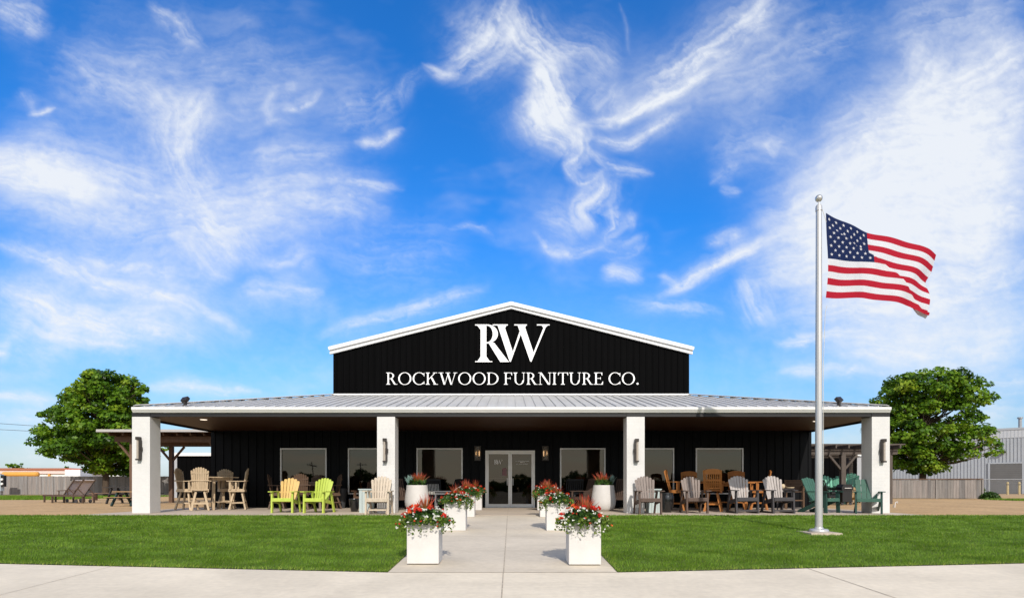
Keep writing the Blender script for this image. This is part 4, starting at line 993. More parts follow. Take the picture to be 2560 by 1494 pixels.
def round_pot(x, D, lab, flip):
    t = thing('urn_planter', lab, 'planter', (x, D, 0), 0, 'large round white planters at the porch columns')
    pr = [(.20, 0.0), (.27, .015), (.335, .09), (.37, .18), (.385, .28), (.38, .40), (.36, .55), (.335, .70), (.325, .80), (.322, .812), (.30, .812), (.295, .76), (.001, .76)]
    m = MB(); m.lathe(pr, 40); m.build('pot', POTWHITE, t, smooth=True)
    a = rng.uniform(0, 6.28, 350); r = .28 * np.sqrt(rng.uniform(0, 1, 350))
    leaf_cloud('foliage', LEAF1, t, np.stack([r * np.cos(a), r * np.sin(a), .80 + .17 * rng.uniform(0, 1, 350)], 1), .07)
    spikes('ornamental_grass', SPIKE, t, 70, (.06 * flip, -.05, .80), .12, .54, .26, .042)
    spikes('agave', AGAVE, t, 34, (-.22 * flip, -.05, .80), .04, .42, .24, .075)
round_pot(-2.98, 18.3 + .3, 'large round white planter with spiky succulents left of the flower row', 1)
round_pot(2.92, 18.3 + .3, 'large round white planter with spiky succulents right of the flower row', -1)

# ------------------------------------------------------------------ porch furniture
def woodm(n, c, v=.14, rough=.6): return mat(n, c, rough, .35, var=v, scale=4, stretch=(5, 5, .8), objvar=.06)
BEIGE = woodm('sand poly lumber', (.47, .36, .235)); ROSEB = woodm('pale beige poly lumber', (.47, .395, .305)); LIME = woodm('lime poly lumber', (.40, .49, .075), .1); GOLD = woodm('mustard poly lumber', (.56, .37, .13), .12)
WEATH = woodm('weathered brown lumber', (.205, .165, .145)); UMBER = woodm('dark brown lumber', (.085, .055, .042)); GREYL = woodm('light grey lumber', (.36, .325, .305)); CHAR = woodm('charcoal lumber', (.040, .037, .040))
CEDAR = woodm('orange cedar', (.36, .135, .028), .2); BROWN = woodm('dim brown lumber', (.10, .058, .035)); TEAL = woodm('green poly lumber', (.045, .115, .085), .1); TEAL2 = woodm('dark green poly lumber', (.016, .052, .042), .1)
AQUA = woodm('aqua poly lumber', (.16, .42, .30), .1); BLK = woodm('black poly lumber', (.012, .012, .013), .2); SLAT = woodm('slatted brown wood', (.13, .075, .042), .2)
def fan_back(m, nsl, y0, z0, y1, z1, wb, wt, arc=.10, flat=False, gap=.012, th=.022, curve=.0, stag=0.0):
    """splayed back slats from the seat to an arched top"""
    for k in range(nsl):
        f = (k + .5) / nsl * 2 - 1
        drop = 0 if flat else arc * f * f * 1.15
        top = 1 - drop / (z1 - z0)
        if stag and k % 2: top -= stag
        p0 = Vector((f * wb / 2, y0 + curve * -(f * f), z0)); p1 = Vector((f * wt / 2, y1 - curve * f * f * 1.6, z1)); p1 = p0 + (p1 - p0) * top
        m.bar(p0, p1, wb / nsl - gap, th, up=(-.25 * f * (curve > 0), 1, 0), w1=wt / nsl - gap)
        if not flat:   # rounded slat end
            dv = (p1 - p0).normalized(); q = p1 + dv * .022
            m.bar(p1, q, wt / nsl - gap, th, up=(0, 1, 0), w1=(wt / nsl - gap) * .55)
def adirondack(name, lab, back, frame, style='round', seat=None, base='legs', cat='chair', nsl=7, rail=True):
    seat = seat or frame
    t = thing(name, lab, cat); sw = .54
    H = 1.0
    m = MB()
    for k in range(6):
        f = k / 5; m.box((0, -.30 + f * .46, .415 - f * .075), (sw, .082, .022), Matrix.Rotation(R(-9), 3, 'X'))
    m.bb(-sw / 2, sw / 2, -.357, -.335, .335, .415)
    m.build('seat', seat, t)
    m = MB()
    if style == 'flat': fan_back(m, 4, .15, .33, .42, H - .03, .50, .54, flat=True)
    elif style == 'stag': fan_back(m, 5, .15, .26, .44, H + .02, .46, .56, arc=.05, stag=.02)
    else: fan_back(m, nsl, .15, .30, .41, H, .42, .60, arc=.115, curve=.02)
    m.bar((-.30, .265, .60), (.30, .265, .60), .05, .02, up=(0, 1, 0)); m.bar((-.25, .355, .80), (.25, .355, .80), .05, .02, up=(0, 1, 0))
    m.build('backrest', back, t)
    for s in (-1, 1):
        m = MB(); m.prism([(s * .245, -.40), (s * .375, -.40), (s * .385, -.30), (s * .37, .0), (s * .345, .30), (s * .285, .30), (s * .27, .0)], .605, .63, plane='XY'); m.build('armrest', frame, t)
        m = MB()
        m.bar((s * .295, -.30, 0), (s * .295, -.28, .604), .045, .095, up=(0, 1, 0)); m.build('leg', frame, t)
        m = MB()
        if style == 'flat' or style == 'stag': m.bar((s * .275, -.27, .385), (s * .275, .52, .0), .035, .11, up=(0, 0, 1))
        else:
            m.bar((s * .275, -.26, .365), (s * .275, .24, .29), .035, .10, up=(0, 0, 1)); m.bar((s * .292, .40, 0), (s * .30, .16, .604), .04, .085, up=(0, 1, 0))
        m.build('leg', frame, t)
    if base == 'sled':
        m = MB()
        for s in (-1, 1): m.bb(s * .295 - .024, s * .295 + .024, -.36, .46, .0, .05)
        m.bb(-.27, .27, -.33, -.285, .052, .10); m.build('sled_base', frame, t)
    if base == 'glider':
        m = MB()
        for s in (-1, 1): m.tube([(s * .24, -.26, .02), (s * .24, -.28, .06), (s * .24, -.10, .16), (s * .24, .2, .20)], .022, 8)
        m.bb(-.24, .24, -.26, -.22, .10, .14); m.build('glider_base', frame, t)
    return t
def tall_chair(name, lab, M, style='round', seat_h=.69, H=1.36, cat='chair', legw=.05):
    t = thing(name, lab, cat); sw = .50
    m = MB(); m.bb(-sw / 2, sw / 2, -.27, .20, seat_h - .03, seat_h)
    m.bb(-sw / 2, sw / 2, -.275, -.25, seat_h - .10, seat_h - .031)
    for s in (-1, 1): m.bb(*sorted((s * .25, s * .226)), -.249, .22, seat_h - .10, seat_h - .031)
    m.build('seat', M, t)
    m = MB()
    if style == 'round':
        fan_back(m, 8, .19, seat_h - .06, .31, H, .44, .54, arc=.12, curve=.03, gap=.008)
        m.bar((-.24, .275, H - .16), (.24, .275, H - .16), .035, .03, up=(0, 1, 0)); m.bar((-.26, .255, seat_h + .27), (.26, .255, seat_h + .27), .035, .03, up=(0, 1, 0))
    else:   # spindle back with a deep arched top rail
        for s in (-1, 1): m.bar((s * .235, .19, seat_h - .06), (s * .25, .36, H - .05), .05, .032, up=(0, 1, 0))
        n = 8
        for k in range(n): f = (k + .5) / n * 2 - 1; m.bar((f * .21, .205, seat_h + .03), (f * .225, .335, H - .15), .03, .016, up=(0, 1, 0))
        m.prism([(-.265, H - .17), (.265, H - .17), (.275, H - .05), (.16, H - .015), (0, H), (-.16, H - .015), (-.275, H - .05)], .325, .357)
        m.bar((-.24, .272, seat_h + .30), (.24, .272, seat_h + .30), .06, .024, up=(0, 1, 0)); m.bar((-.235, .208, seat_h + .05), (.235, .208, seat_h + .05), .05, .024, up=(0, 1, 0))
    m.build('backrest', M, t)
    for s in (-1, 1):
        m = MB(); m.bb(*sorted((s * .235, s * .325)), -.32, .24, seat_h + .245, seat_h + .268); m.bar((s * .26, -.22, seat_h - .03), (s * .265, -.22, seat_h + .244), .045, .06, up=(0, 1, 0)); m.bar((s * .26, -.04, seat_h - .03), (s * .265, -.04, seat_h + .244), .03, .05, up=(0, 1, 0)); m.build('armrest', M, t)
        for q in (-1, 1):
            m = MB(); m.bar((s * .12, q * .12, seat_h - .10), (s * .25, q * .25, 0), legw * 1.2, legw, up=(0, 1, 0)); m.build('leg', M, t)
    m = MB()
    for s in (-1, 1): m.bb(-.25, .25, s * .205 - .02, s * .205 + .02, .20, .25); m.bb(*sorted((s * .18, s * .225)), -.184, .184, .205, .245)
    m.bb(-.27, .27, -.29, -.19, .262, .285); m.build('footrest', M, t)
    m = MB(); m.lathe([(.16, seat_h - .10), (.16, seat_h - .085), (.10, seat_h - .08), (.10, seat_h - .031)], 16); m.build('swivel', CHAR, t)
    return t
def bar_table(name, lab, M, w, d, h, ox=.35, oy=.3, legw=.075, shelf=True, cat='table'):
    t = thing(name, lab, cat)
    m = MB(); n = max(4, int(w / .14)); sw = w / n
    for k in range(n): m.bb(-w / 2 + k * sw + .004, -w / 2 + (k + 1) * sw - .004, -d / 2, d / 2, h - .032, h)
    m.build('tabletop', M, t)
    for sx in (-1, 1):
        for sy in (-1, 1):
            m = MB(); m.bar((sx * ox, sy * oy, 0), (sx * ox * .92, sy * oy * .92, h - .033), legw, legw, up=(0, 1, 0)); m.build('leg', M, t)
    for s in (-1, 1): m = MB(); m.bb(-ox * .9, ox * .9, s * oy * .9 - .018, s * oy * .9 + .018, h - .12, h - .034); m.build('apron', M, t)
    if shelf: m = MB(); m.bb(-ox * .95, ox * .95, -oy * .9 + .03, oy * .9 - .03, .24, .265); m.build('shelf', M, t)
    return t
def los(x, D, rz): return R(rz) - math.atan2(x, D)      # a turn given against the line of sight from the pavement
def px_place(o, xpix, D, rz): o.location = (wx(xpix, D), D, 0); o.rotation_euler = (0, 0, los(wx(xpix, D), D, rz)); return o
def dup_px(o, xpix, D, rz, lab, grp=None, **kw): return dup(o, (wx(xpix, D), D, 0), los(wx(xpix, D), D, rz), lab, grp, **kw)
# beige counter set on the left
BGp = 'tall beige swivel chairs round the bar table'
c2 = tall_chair('counter_chair', 'tall beige swivel chair seen from behind, in front of the bar table', BEIGE); set_(c2, group=BGp); px_place(c2, 500.5, 18.95, 178)
for xp, D, rz, lab in ((467, 19.5, 62, 'tall beige swivel chair at the left side of the bar table, facing right'), (566, 20.45, 8, 'tall beige swivel chair behind the bar table against the black wall'), (596, 19.75, -98, 'tall beige swivel chair in profile right of the bar table')):
    dup_px(c2, xp, D, rz, lab, BGp)
tb = bar_table('bar_table', 'tall beige slatted bar table among four swivel chairs', BEIGE, .95, .95, 1.09, .30, .30); px_place(tb, 546, 19.85, 24)
# brown set in the shade behind the lime chairs
BRp = 'dim brown chairs round the table under the leftmost window'
b1 = tall_chair('dining_chair', 'dim brown tall chair in profile left of the leftmost window', BROWN, seat_h=.55, H=1.17); set_(b1, group=BRp); px_place(b1, 694, 20.3, 80)
for xp, D, rz, lab in ((830, 20.3, -75, 'dim brown tall chair in profile between the two left windows'), (798, 20.95, 4, 'dim brown tall chair behind the table under the leftmost window'), (752, 19.5, 176, 'dim brown tall chair half hidden behind the yellow-backed lime chair')):
    dup_px(b1, xp, D, rz, lab, BRp)
bt = bar_table('dining_table', 'brown table in the shade under the leftmost window', woodm('greyed table lumber', (.20, .155, .125)), 1.15, .9, .92, .42, .3); px_place(bt, 768, 20.25, 0)
# lime chairs
l1 = adirondack('garden_chair', 'lime green garden chair with a mustard yellow slatted back', GOLD, LIME, nsl=6); px_place(l1, 715, 17.35, -20)
l2 = adirondack('garden_chair', 'all lime green garden chair with a solid slatted back', LIME, LIME); px_place(l2, 797, 17.25, -27)
gl = adirondack('glider_chair', 'pale beige glider chair in front of the white column left of the entrance', ROSEB, ROSEB, base='glider'); px_place(gl, 948, 16.40, -11); gl.scale = (1.03, 1, 1.04)
def cabinet(lab, x, D, w, d, h, M):
    t = thing('side_table', lab, 'side table', (x, D, 0))
    m = MB(); m.bb(-w / 2 - .02, w / 2 + .02, -d / 2 - .02, d / 2 + .02, h - .03, h); m.build('tabletop', M, t)
    m = MB(); n = 4
    for k in range(n):
        x0 = -w / 2 + k * w / n
        m.bb(x0 + .004, x0 + w / n - .004, -d / 2, -d / 2 + .018, .0, h - .031); m.bb(x0 + .004, x0 + w / n - .004, d / 2 - .018, d / 2, .0, h - .031)
    for s in (-1, 1): m.bb(*sorted((s * w / 2, s * (w / 2 - .018))), -d / 2 + .019, d / 2 - .019, 0, h - .031)
    m.build('body', M, t); return t
PALEB = woodm('pale aqua lumber', (.40, .46, .45), .08)
cabinet('pale aqua box side table beside the beige glider chair', wx(917, 17.45), 17.45, .36, .4, .70, PALEB)
cabinet('pale aqua box side table behind the brown chair at the right column', wx(1633, 17.4), 17.4, .36, .4, .70, PALEB)
GLAZE = mat('black glazed ceramic', (.010, .010, .011), .22, .5, var=.3, scale=5, coat=.4); GREYC = mat('grey ceramic', (.050, .052, .058), .5, .4, var=.2, scale=3)
def urn(lab, x, D, r, h, M, kind):
    t = thing('garden_pot', lab, 'pot', (x, D, 0))
    if kind == 'bell': pr = [(.55, 0), (.6, .02), (.80, .35), (.95, .70), (1.0, .92), (1.0, .97), (.97, 1.0), (.86, 1.0), (.84, .9), (.001, .88)]
    elif kind == 'jar': pr = [(.60, 0), (.64, .02), (.86, .3), (1.0, .62), (.97, .82), (.86, .92), (.90, .97), (.88, 1.0), (.74, 1.0), (.70, .9), (.001, .88)]
    else: pr = [(.62, 0), (.68, .02), (.88, .35), (.98, .70), (1.0, .93), (.98, 1.0), (.88, 1.0), (.86, .9), (.001, .88)]
    m = MB(); m.lathe([(a * r, b * h) for a, b in pr[:-3]], 28); m.build('body', M, t, smooth=True)
    m = MB(); m.lathe([(a * r, b * h) for a, b in pr[-4:-1]] + [(.001, .9 * h)], 28); m.build('rim', M, t, smooth=True)
urn('small black glazed pot near the pale aqua table, left of the entrance', wx(886, 18.0), 18.0, .168, .40, GLAZE, 'bell')
urn('tall grey pot against the black wall between the left windows', wx(854, 20.9), 20.9, .175, .70, GREYC, 'tall')
urn('large black glazed jar between the brown chairs right of the entrance', wx(1667, 17.5), 17.5, .215, .58, GLAZE, 'jar')
dk = adirondack('garden_chair', 'dark brown chair in the shade below the window left of the column', BROWN, BROWN); px_place(dk, 918, 20.3, -40)
# black lounge furniture on both sides of the entrance
STRIPE = mat('patterned cushion', (.02, .02, .02), .8, .2, var=.1)
def stripe_cushion():
    m = mat('black and white cushion', (.55, .53, .50), .9, .1, var=.05); t = m.node_tree; b = t.nodes['Principled BSDF']; L = t.links.new
    tc = N(t, 'ShaderNodeTexCoord'); wv = N(t, 'ShaderNodeTexWave', wave_type='BANDS', bands_direction='X'); L(tc.outputs['Object'], wv.inputs['Vector']); wv.inputs['Scale'].default_value = 6; wv.inputs['Distortion'].default_value = 1.5; wv.inputs['Detail Scale'].default_value = 6
    cr = N(t, 'ShaderNodeValToRGB'); L(wv.outputs['Fac'], cr.inputs[0]); cr.color_ramp.elements[0].position = .45; cr.color_ramp.elements[1].position = .55; cr.color_ramp.elements[0].color = (.015, .015, .015, 1); cr.color_ramp.elements[1].color = (.50, .48, .44, 1)
    L(cr.outputs[0], b.inputs['Base Color']); return m
CUSH = stripe_cushion()
def lounge(lab, x, D, rz, M, cushion=False, rock=False):
    t = thing('lounge_chair', lab, 'chair', (x, D, 0), los(x, D, rz)); sw = .60
    m = MB(); m.bb(-sw / 2, sw / 2, -.33, .25, .32, .40)
    for k in range(5): m.bb(-sw / 2 + .01, sw / 2 - .01, -.32 + k * .11, -.23 + k * .11, .401, .42)
    m.build('seat', M, t)
    m = MB()
    for s in (-1, 1): m.bar((s * .29, .22, .3), (s * .29, .46, 1.02), .04, .03, up=(0, 1, 0))
    n = 7
    for k in range(n): f = (k + .5) / n * 2 - 1; m.bar((f * .25, .235, .36), (f * .25, .45, .97), .05, .016, up=(0, 1, 0))
    m.bar((-.31, .462, 1.0), (.31, .462, 1.0), .07, .03, up=(0, 1, 0)); m.build('backrest', M, t)
    for s in (-1, 1):
        m = MB(); m.bb(*sorted((s * .27, s * .35)), -.36, .34, .60, .625); m.build('armrest', M, t)
        for y in (-.29, .25):
            m = MB(); m.bar((s * .31, y, .04 if rock else 0), (s * .31, y, .599), .05, .05, up=(0, 1, 0)); m.build('leg', M, t)
        if rock:
            m = MB(); m.tube([(s * .31, -.5, .10), (s * .31, -.25, .03), (s * .31, .0, .02), (s * .31, .25, .04), (s * .31, .55, .12)], .022, 8); m.build('rocker', M, t)
    if cushion:
        m = MB(); m.box((0, .235, .66), (.46, .12, .40), Matrix.Rotation(R(-18), 3, 'X')); o = m.build('cushion', CUSH, t, bevel=.05, smooth=True)
    return t
lounge('black lounge chair with a black and white cushion left of the entrance', wx(1086, 20.1), 20.1, 12, BLK, True)
lounge('black lounge chair turned away below the window left of the entrance', wx(1122, 20.5), 20.5, -60, BLK)
lounge('brown chair mostly hidden behind the round white planter left of the entrance', wx(1003, 19.6), 19.6, 30, UMBER)
lounge('dark brown slat-back rocking chair below the window right of the entrance', wx(1462, 19.8), 19.8, -48, UMBER, rock=True)
lounge('black slat-back chair against the wall right of the glass doors', wx(1432, 20.7), 20.7, -10, BLK)
lounge('dark brown chair just behind the round white planter right of the entrance', wx(1549, 19.9), 19.9, -25, UMBER)
def low_table(lab, x, D, w, h, M):
    t = bar_table('patio_table', lab, M, w, w * .8, h, w * .4, w * .3, .045, False); t.location = (x, D, 0)
low_table('small dark patio table below the window left of the entrance', wx(1108, 19.8), 19.8, .62, .62, woodm('grey top', (.14, .14, .145)))
low_table('small dark patio table below the window right of the entrance', wx(1452, 20.6), 20.6, .62, .62, CHAR)
# brown chairs along the front of the porch on the right
e = adirondack('garden_chair', 'weathered brown garden chair in front of the white column right of the entrance', WEATH, UMBER); px_place(e, 1619, 16.40, 14); e.scale = (1, 1, 1.04)
f_ = dup_px(e, 1735, 17.1, 17, 'weathered brown garden chair right of the black glazed jar', scale=(1, 1, 1.04))
s1 = adirondack('garden_chair', 'charcoal framed garden chair with light grey slats before the orange bar set', GREYL, CHAR, base='sled'); px_place(s1, 1857, 17.1, 22); s1.scale = (1.04, 1, 1.06)
s2 = dup_px(s1, 1945, 17.1, 27, 'charcoal framed garden chair with light grey slats beside the slatted brown chair', scale=(1.02, 1, 1.06))
for o in (e, f_, s1, s2): o['group'] = 'garden chairs along the porch edge right of the entrance'
# orange bar set
OGp = 'orange cedar bar chairs round the long table'
o1 = tall_chair('bar_chair', 'orange cedar bar chair in profile at the left end of the long table', CEDAR, 'spindle', seat_h=.66, H=1.31); set_(o1, group=OGp); px_place(o1, 1692, 18.9, 84)
for xp, D, rz, lab in ((1724, 20.4, 4, 'orange cedar bar chair behind the table, left of the far window edge'), (1783, 18.25, 176, 'orange cedar bar chair with its back to us, in the middle of the set'), (1842, 20.0, 3, 'orange cedar bar chair behind the light grey chair, facing out'), (1897, 19.4, -86, 'orange cedar bar chair in profile at the right end of the long table')):
    dup_px(o1, xp, D, rz, lab, OGp)
ct = bar_table('bar_table', 'long orange cedar bar table surrounded by orange chairs', CEDAR, 1.75, .85, .90, .62, .30, .09); px_place(ct, 1815, 19.35, 0)
def slat_chair(lab):
    t = thing('patio_chair', lab, 'chair'); M = SLAT
    m = MB()
    for k in range(6): m.bb(-.25, .25, -.25 + k * .085, -.18 + k * .085, .58, .60)
    m.build('seat', M, t)
    m = MB()
    for s in (-1, 1): m.bar((s * .255, .24, .5), (s * .265, .34, 1.0), .04, .03, up=(0, 1, 0))
    for k in range(7): z = .66 + k * .052; m.bar((-.24, .262 + k * .0105, z), (.24, .262 + k * .0105, z), .042, .014, up=(0, 1, 0))
    m.build('backrest', M, t)
    for s in (-1, 1):
        m = MB(); m.bb(*sorted((s * .24, s * .31)), -.30, .26, .76, .78); m.build('armrest', M, t)
        for y in (-.25, .23): m = MB(); m.bar((s * .265, y, 0), (s * .265, y, .759), .045, .045, up=(0, 1, 0)); m.build('leg', M, t)
    m = MB(); m.bb(-.24, .24, -.265, -.235, .28, .32); m.build('footrest', M, t)
    return t
px_place(slat_chair('brown chair with a horizontally slatted back by the right end of the black wall'), 1986, 20.1, 5)
t = bar_table('patio_table', 'small dark side table with cream ware behind the light grey chair', CHAR, .6, .5, .70, .22, .18, .04, False); px_place(t, 1962, 18.9, 0)
CREAM = mat('cream stoneware', (.58, .46, .30), .5, .4, var=.1)
m = MB(); m.lathe([(.04, 0), (.075, .03), (.085, .09), (.06, .14), (.045, .15), (.03, .15), (.001, .13)], 20); o = m.build('stoneware_jug', CREAM, smooth=True); o.location = (wx(1956, 18.85), 18.85, .70); set_(o, 'round cream jug on the small dark side table', 'jug')
m = MB(); m.lathe([(.06, 0), (.13, .02), (.14, .05), (.125, .05), (.11, .025), (.001, .02)], 24); o = m.build('bowl', CREAM, smooth=True); o.location = (wx(1974, 18.85), 18.85, .70); set_(o, 'shallow cream bowl on the small dark side table', 'bowl')
# green pair at the right end
j = adirondack('garden_chair', 'green garden chair turned sideways beside the flagpole, staggered slats', TEAL, TEAL2, 'stag', seat=TEAL); px_place(j, 2054, 17.35, 58); j.scale = (1.05, 1.05, 1.0)
k_ = adirondack('garden_chair', 'green garden chair with a square flat-topped back by the rightmost column', TEAL, TEAL2, 'flat', seat=TEAL); px_place(k_, 2169, 16.8, 5); k_.scale = (1.05, 1, 1)

# ------------------------------------------------------------------ pergolas and yard furniture
def pergola(lab, x0, x1, y0, y1, ztop, M, roof=None, posts=None, thick=.16):
    t = thing('pergola', lab, 'pergola', ((x0 + x1) / 2, y0, 0)); ox, oy = (x0 + x1) / 2, y0
    def bw(m, name, MM): m.v = [(a - ox, b - oy, c) for a, b, c in m.v]; return m.build(name, MM, t)
    zb = ztop - .42
    for qi, (px_, py_) in enumerate(posts):
        m = MB(); m.bb(px_ - thick / 2, px_ + thick / 2, py_ - thick / 2, py_ + thick / 2, 0, zb); bw(m, 'post', M)
        for s in ((-1, 1) if qi == 0 or roof else ()):
            m = MB(); m.bar((px_ + s * thick * .45, py_, zb - .65), (px_ + s * .62, py_, zb - .01), .08, .10, up=(0, 1, 0)); bw(m, 'brace', M)
    for y in sorted(set(p[1] for p in posts)):
        m = MB(); m.bb(x0 + .25, x1 - .05, y - .06, y + .06, zb + .001, zb + .24); bw(m, 'beam', M)
    m = MB(); n = int((x1 - x0) / .62)
    for k in range(n + 1):
        x = x0 + .35 + k * (x1 - x0 - .6) / n; m.bb(x - .03, x + .03, y0 - .55, y1 + .5, zb + .242, zb + .39)
    bw(m, 'rafters', M)
    m = MB()
    if roof:
        m.bb(x0, x1, y0 - .75, y1 + .7, zb + .40, zb + .43); bw(m, 'roof', M)
        m = MB(); m.bb(x0 - .03, x1, y0 - .79, y0 - .755, zb + .37, ztop + .06); m.bb(x0 - .03, x0 - .003, y0 - .754, y1 + .7, zb + .37, ztop + .06); bw(m, 'fascia', roof)
    else:
        y = y0 - .5
        while y < y1 + .5: m.bb(x0, x1, y, y + .05, zb + .392, zb + .44); y += .16
        bw(m, 'shade_slats', M)
    return t
pergola('brown timber pergola with a pale roof edge behind the left column', -17.35, -11.6, 25.4, 28.3, 3.10, POST, mat('pale roof flashing', (.38, .37, .36), .5, .4, var=.05), [(-16.35, 25.4), (-12.4, 25.4), (-16.35, 28.3), (-12.4, 28.3)], .17)
pergola('grey timber pergola with open slats behind the right column', 11.5, 17.1, 26.0, 29.0, 2.60, POSTGREY, None, [(14.65, 26.0), (16.7, 26.0), (11.9, 26.0), (16.7, 29.0), (11.9, 29.0)], .20)
DKT = woodm('dark picnic lumber', (.030, .026, .025)); OCH = woodm('ochre lumber', (.28, .18, .085)); TEALD = woodm('deep teal lumber', (.018, .045, .045))
def picnic(lab, x, y, rz, Mt, Ml, h=.74, w=1.7, bench=True):
    t = thing('picnic_table', lab, 'picnic table', (x, y, 0), R(rz))
    m = MB()
    for k in range(5): m.bb(-w / 2, w / 2, -.37 + k * .15, -.235 + k * .15, h - .035, h)
    m.build('tabletop', Mt, t)
    for s in (-1, 1):
        if bench:
            m = MB(); m.bb(-w / 2, w / 2, *sorted((s * .60, s * .86)), h * .58, h * .62); m.build('bench', Mt, t)
        m = MB(); x_ = s * w * .36
        for q in (-1, 1): m.bar((x_, q * (.62 if bench else .34), 0), (x_, q * .22, h - .036), .05, .10, up=(0, 1, 0))
        m.bb(x_ - .055, x_ - .027, -.80 if bench else -.3, .80 if bench else .3, h * .5, h * .575); m.build('leg', Ml, t)
m_ = picnic('brown-topped picnic table with dark teal legs left of the leftmost column', wx(328, 23.6), 23.6, 0, OCH, TEALD, .58, 1.05)
picnic('dark picnic table under the left pergola', wx(418, 29.6), 26.8, 4, DKT, DKT, .74, 2.0)
# chaise longues on the gravel
SLING = cloth('taupe sling', (.80, .72, .67)); SLING.node_tree.nodes['Mix Shader'].inputs[0].default_value = .55; LFR = woodm('dark brown frame', (.075, .048, .034)); OLIVE = mat('sling underside', (.16, .13, .075), .8, .2, var=.1)
def chaise(lab, x, y, rz):
    t = thing('sun_lounger', lab, 'sun lounger', (x, y, 0), R(rz), 'sun loungers on the gravel')
    # foot end to -X, raised back towards +X
    m = MB(); m.bb(-1.0, .30, -.27, .27, .335, .35); m.build('seat', OLIVE, t)
    m = MB(); d = Vector((.62, 0, .70)); p = Vector((.26, 0, .36))
    m.bar(p, p + d, .52, .016, up=(-.7, 0, .6)); m.build('backrest', SLING, t)
    m = MB(); m.bar(p + d * .82 + Vector((-.02, 0, .02)), p + d * .98 + Vector((-.02, 0, .02)), .50, .05, up=(-.7, 0, .6)); m.build('head_pillow', mat('pale pillow', (.46, .42, .40), .8, .2, var=.05), t)
    for s in (-1, 1):
        m = MB(); m.bar((-1.02, s * .30, .335), (.95, s * .30, .335), .05, .07, up=(0, 0, 1)); m.bar((.24, s * .285, .36), (.24 + .66, s * .285, .36 + .745), .03, .05, up=(-.7, 0, .6)); m.bar((.52, s * .27, .66), (.92, s * .27, .36), .03, .04, up=(0, 0, 1)); m.bar((-.1, s * .33, .56), (.46, s * .33, .58), .06, .035, up=(0, 0, 1)); m.bar((.0, s * .325, .36), (.0, s * .325, .56), .04, .03, up=(0, 1, 0)); m.build('side_rail', LFR, t)
        for x_ in (-.96, .82):
            m = MB(); m.bb(x_ - .035, x_ + .035, *sorted((s * .30, s * .25)), 0, .30); m.build('leg', LFR, t)
        m = MB(); m.v = []; m.tube([(.52, s * .33, .09), (.52, s * .36, .09)], .09, 14); m.build('wheel', CHAR, t)
chaise('brown sun lounger with a taupe raised back, the one nearer the board fence end', wx(148, 28.2), 28.6, -14)
chaise('brown sun lounger with a taupe raised back, the one nearer the tree', wx(186, 27.4), 27.4, -14)
m = MB()
t = thing('bench', 'low rusty brown backless bench on the gravel under the left tree', 'bench', (wx(268, 33), 33, 0))
RUST = woodm('rusty bench lumber', (.17, .10, .065)); m.bb(-.9, .9, -.2, .2, .36, .41); m.build('seat', RUST, t)
for s in (-1, 1): m = MB(); m.bb(s * .7 - .05, s * .7 + .05, -.17, .17, 0, .359); m.build('leg', RUST, t)
# aqua chairs, grill and yellow chair under the right pergola
AGp = 'aqua chairs under the right pergola'
a1 = adirondack('patio_chair', 'aqua chair with fanned slats left of the pergola post', AQUA, BLK, 'round', nsl=5); set_(a1, group=AGp); px_place(a1, 2073, 27.2, 25); a1.scale = (1.1, 1.1, 1.25)
dup_px(a1, 2091, 27.2, -20, 'aqua chair with fanned slats, close to the pergola post', AGp, scale=(1.1, 1.1, 1.25))
dup_px(a1, 2124, 27.8, -10, 'aqua chair with fanned slats right of the pergola post', AGp, scale=(1.2, 1.1, 1.38))
def grill():
    t = thing('barbecue_grill', 'black covered grill cart under the right pergola', 'grill', (wx(2111, 24.6), 24.6, 0))
    m = MB(); m.bb(-.20, .20, -.22, .22, .12, .60); m.build('cart', BLK, t, bevel=.01)
    m = MB(); m.prism([(-.24, .60), (.24, .60), (.24, .74), (.16, .86), (-.16, .86), (-.24, .74)], -.24, .24); m.build('lid', BLK, t)
    m = MB(); m.bb(-.42, -.245, -.2, .2, .60, .625); m.bb(.245, .42, -.2, .2, .60, .625); m.build('side_shelf', BLK, t)
    for s in (-1, 1): m = MB(); m.tube([(s * .17, -.17, .06), (s * .17, -.13, .06)], .06, 12); m.build('wheel', CHAR, t)
    for s in (-1, 1): m = MB(); m.bb(s * .17 - .02, s * .17 + .02, .14, .18, 0, .119); m.build('leg', BLK, t)
    m = MB(); m.tube([(-.14, -.27, .70), (.14, -.27, .70)], .012, 8); m.build('handle', ALU, t)
grill()
px_place(adirondack('patio_chair', 'mustard yellow chair behind the flat-topped green chair', OCH, GOLD, 'flat'), 2141, 25.5, 40).scale = (.9, .9, .75)
px_place(bar_table('patio_table', 'dark green dining table behind the sideways green chair', TEAL2, 1.1, .8, .74, .42, .3, .06, False), 2084, 25.6, 0)
px_place(lounge('black chair between the flagpole and the right pergola post', 0, 0, 0, BLK), 2066, 24.3, 140)

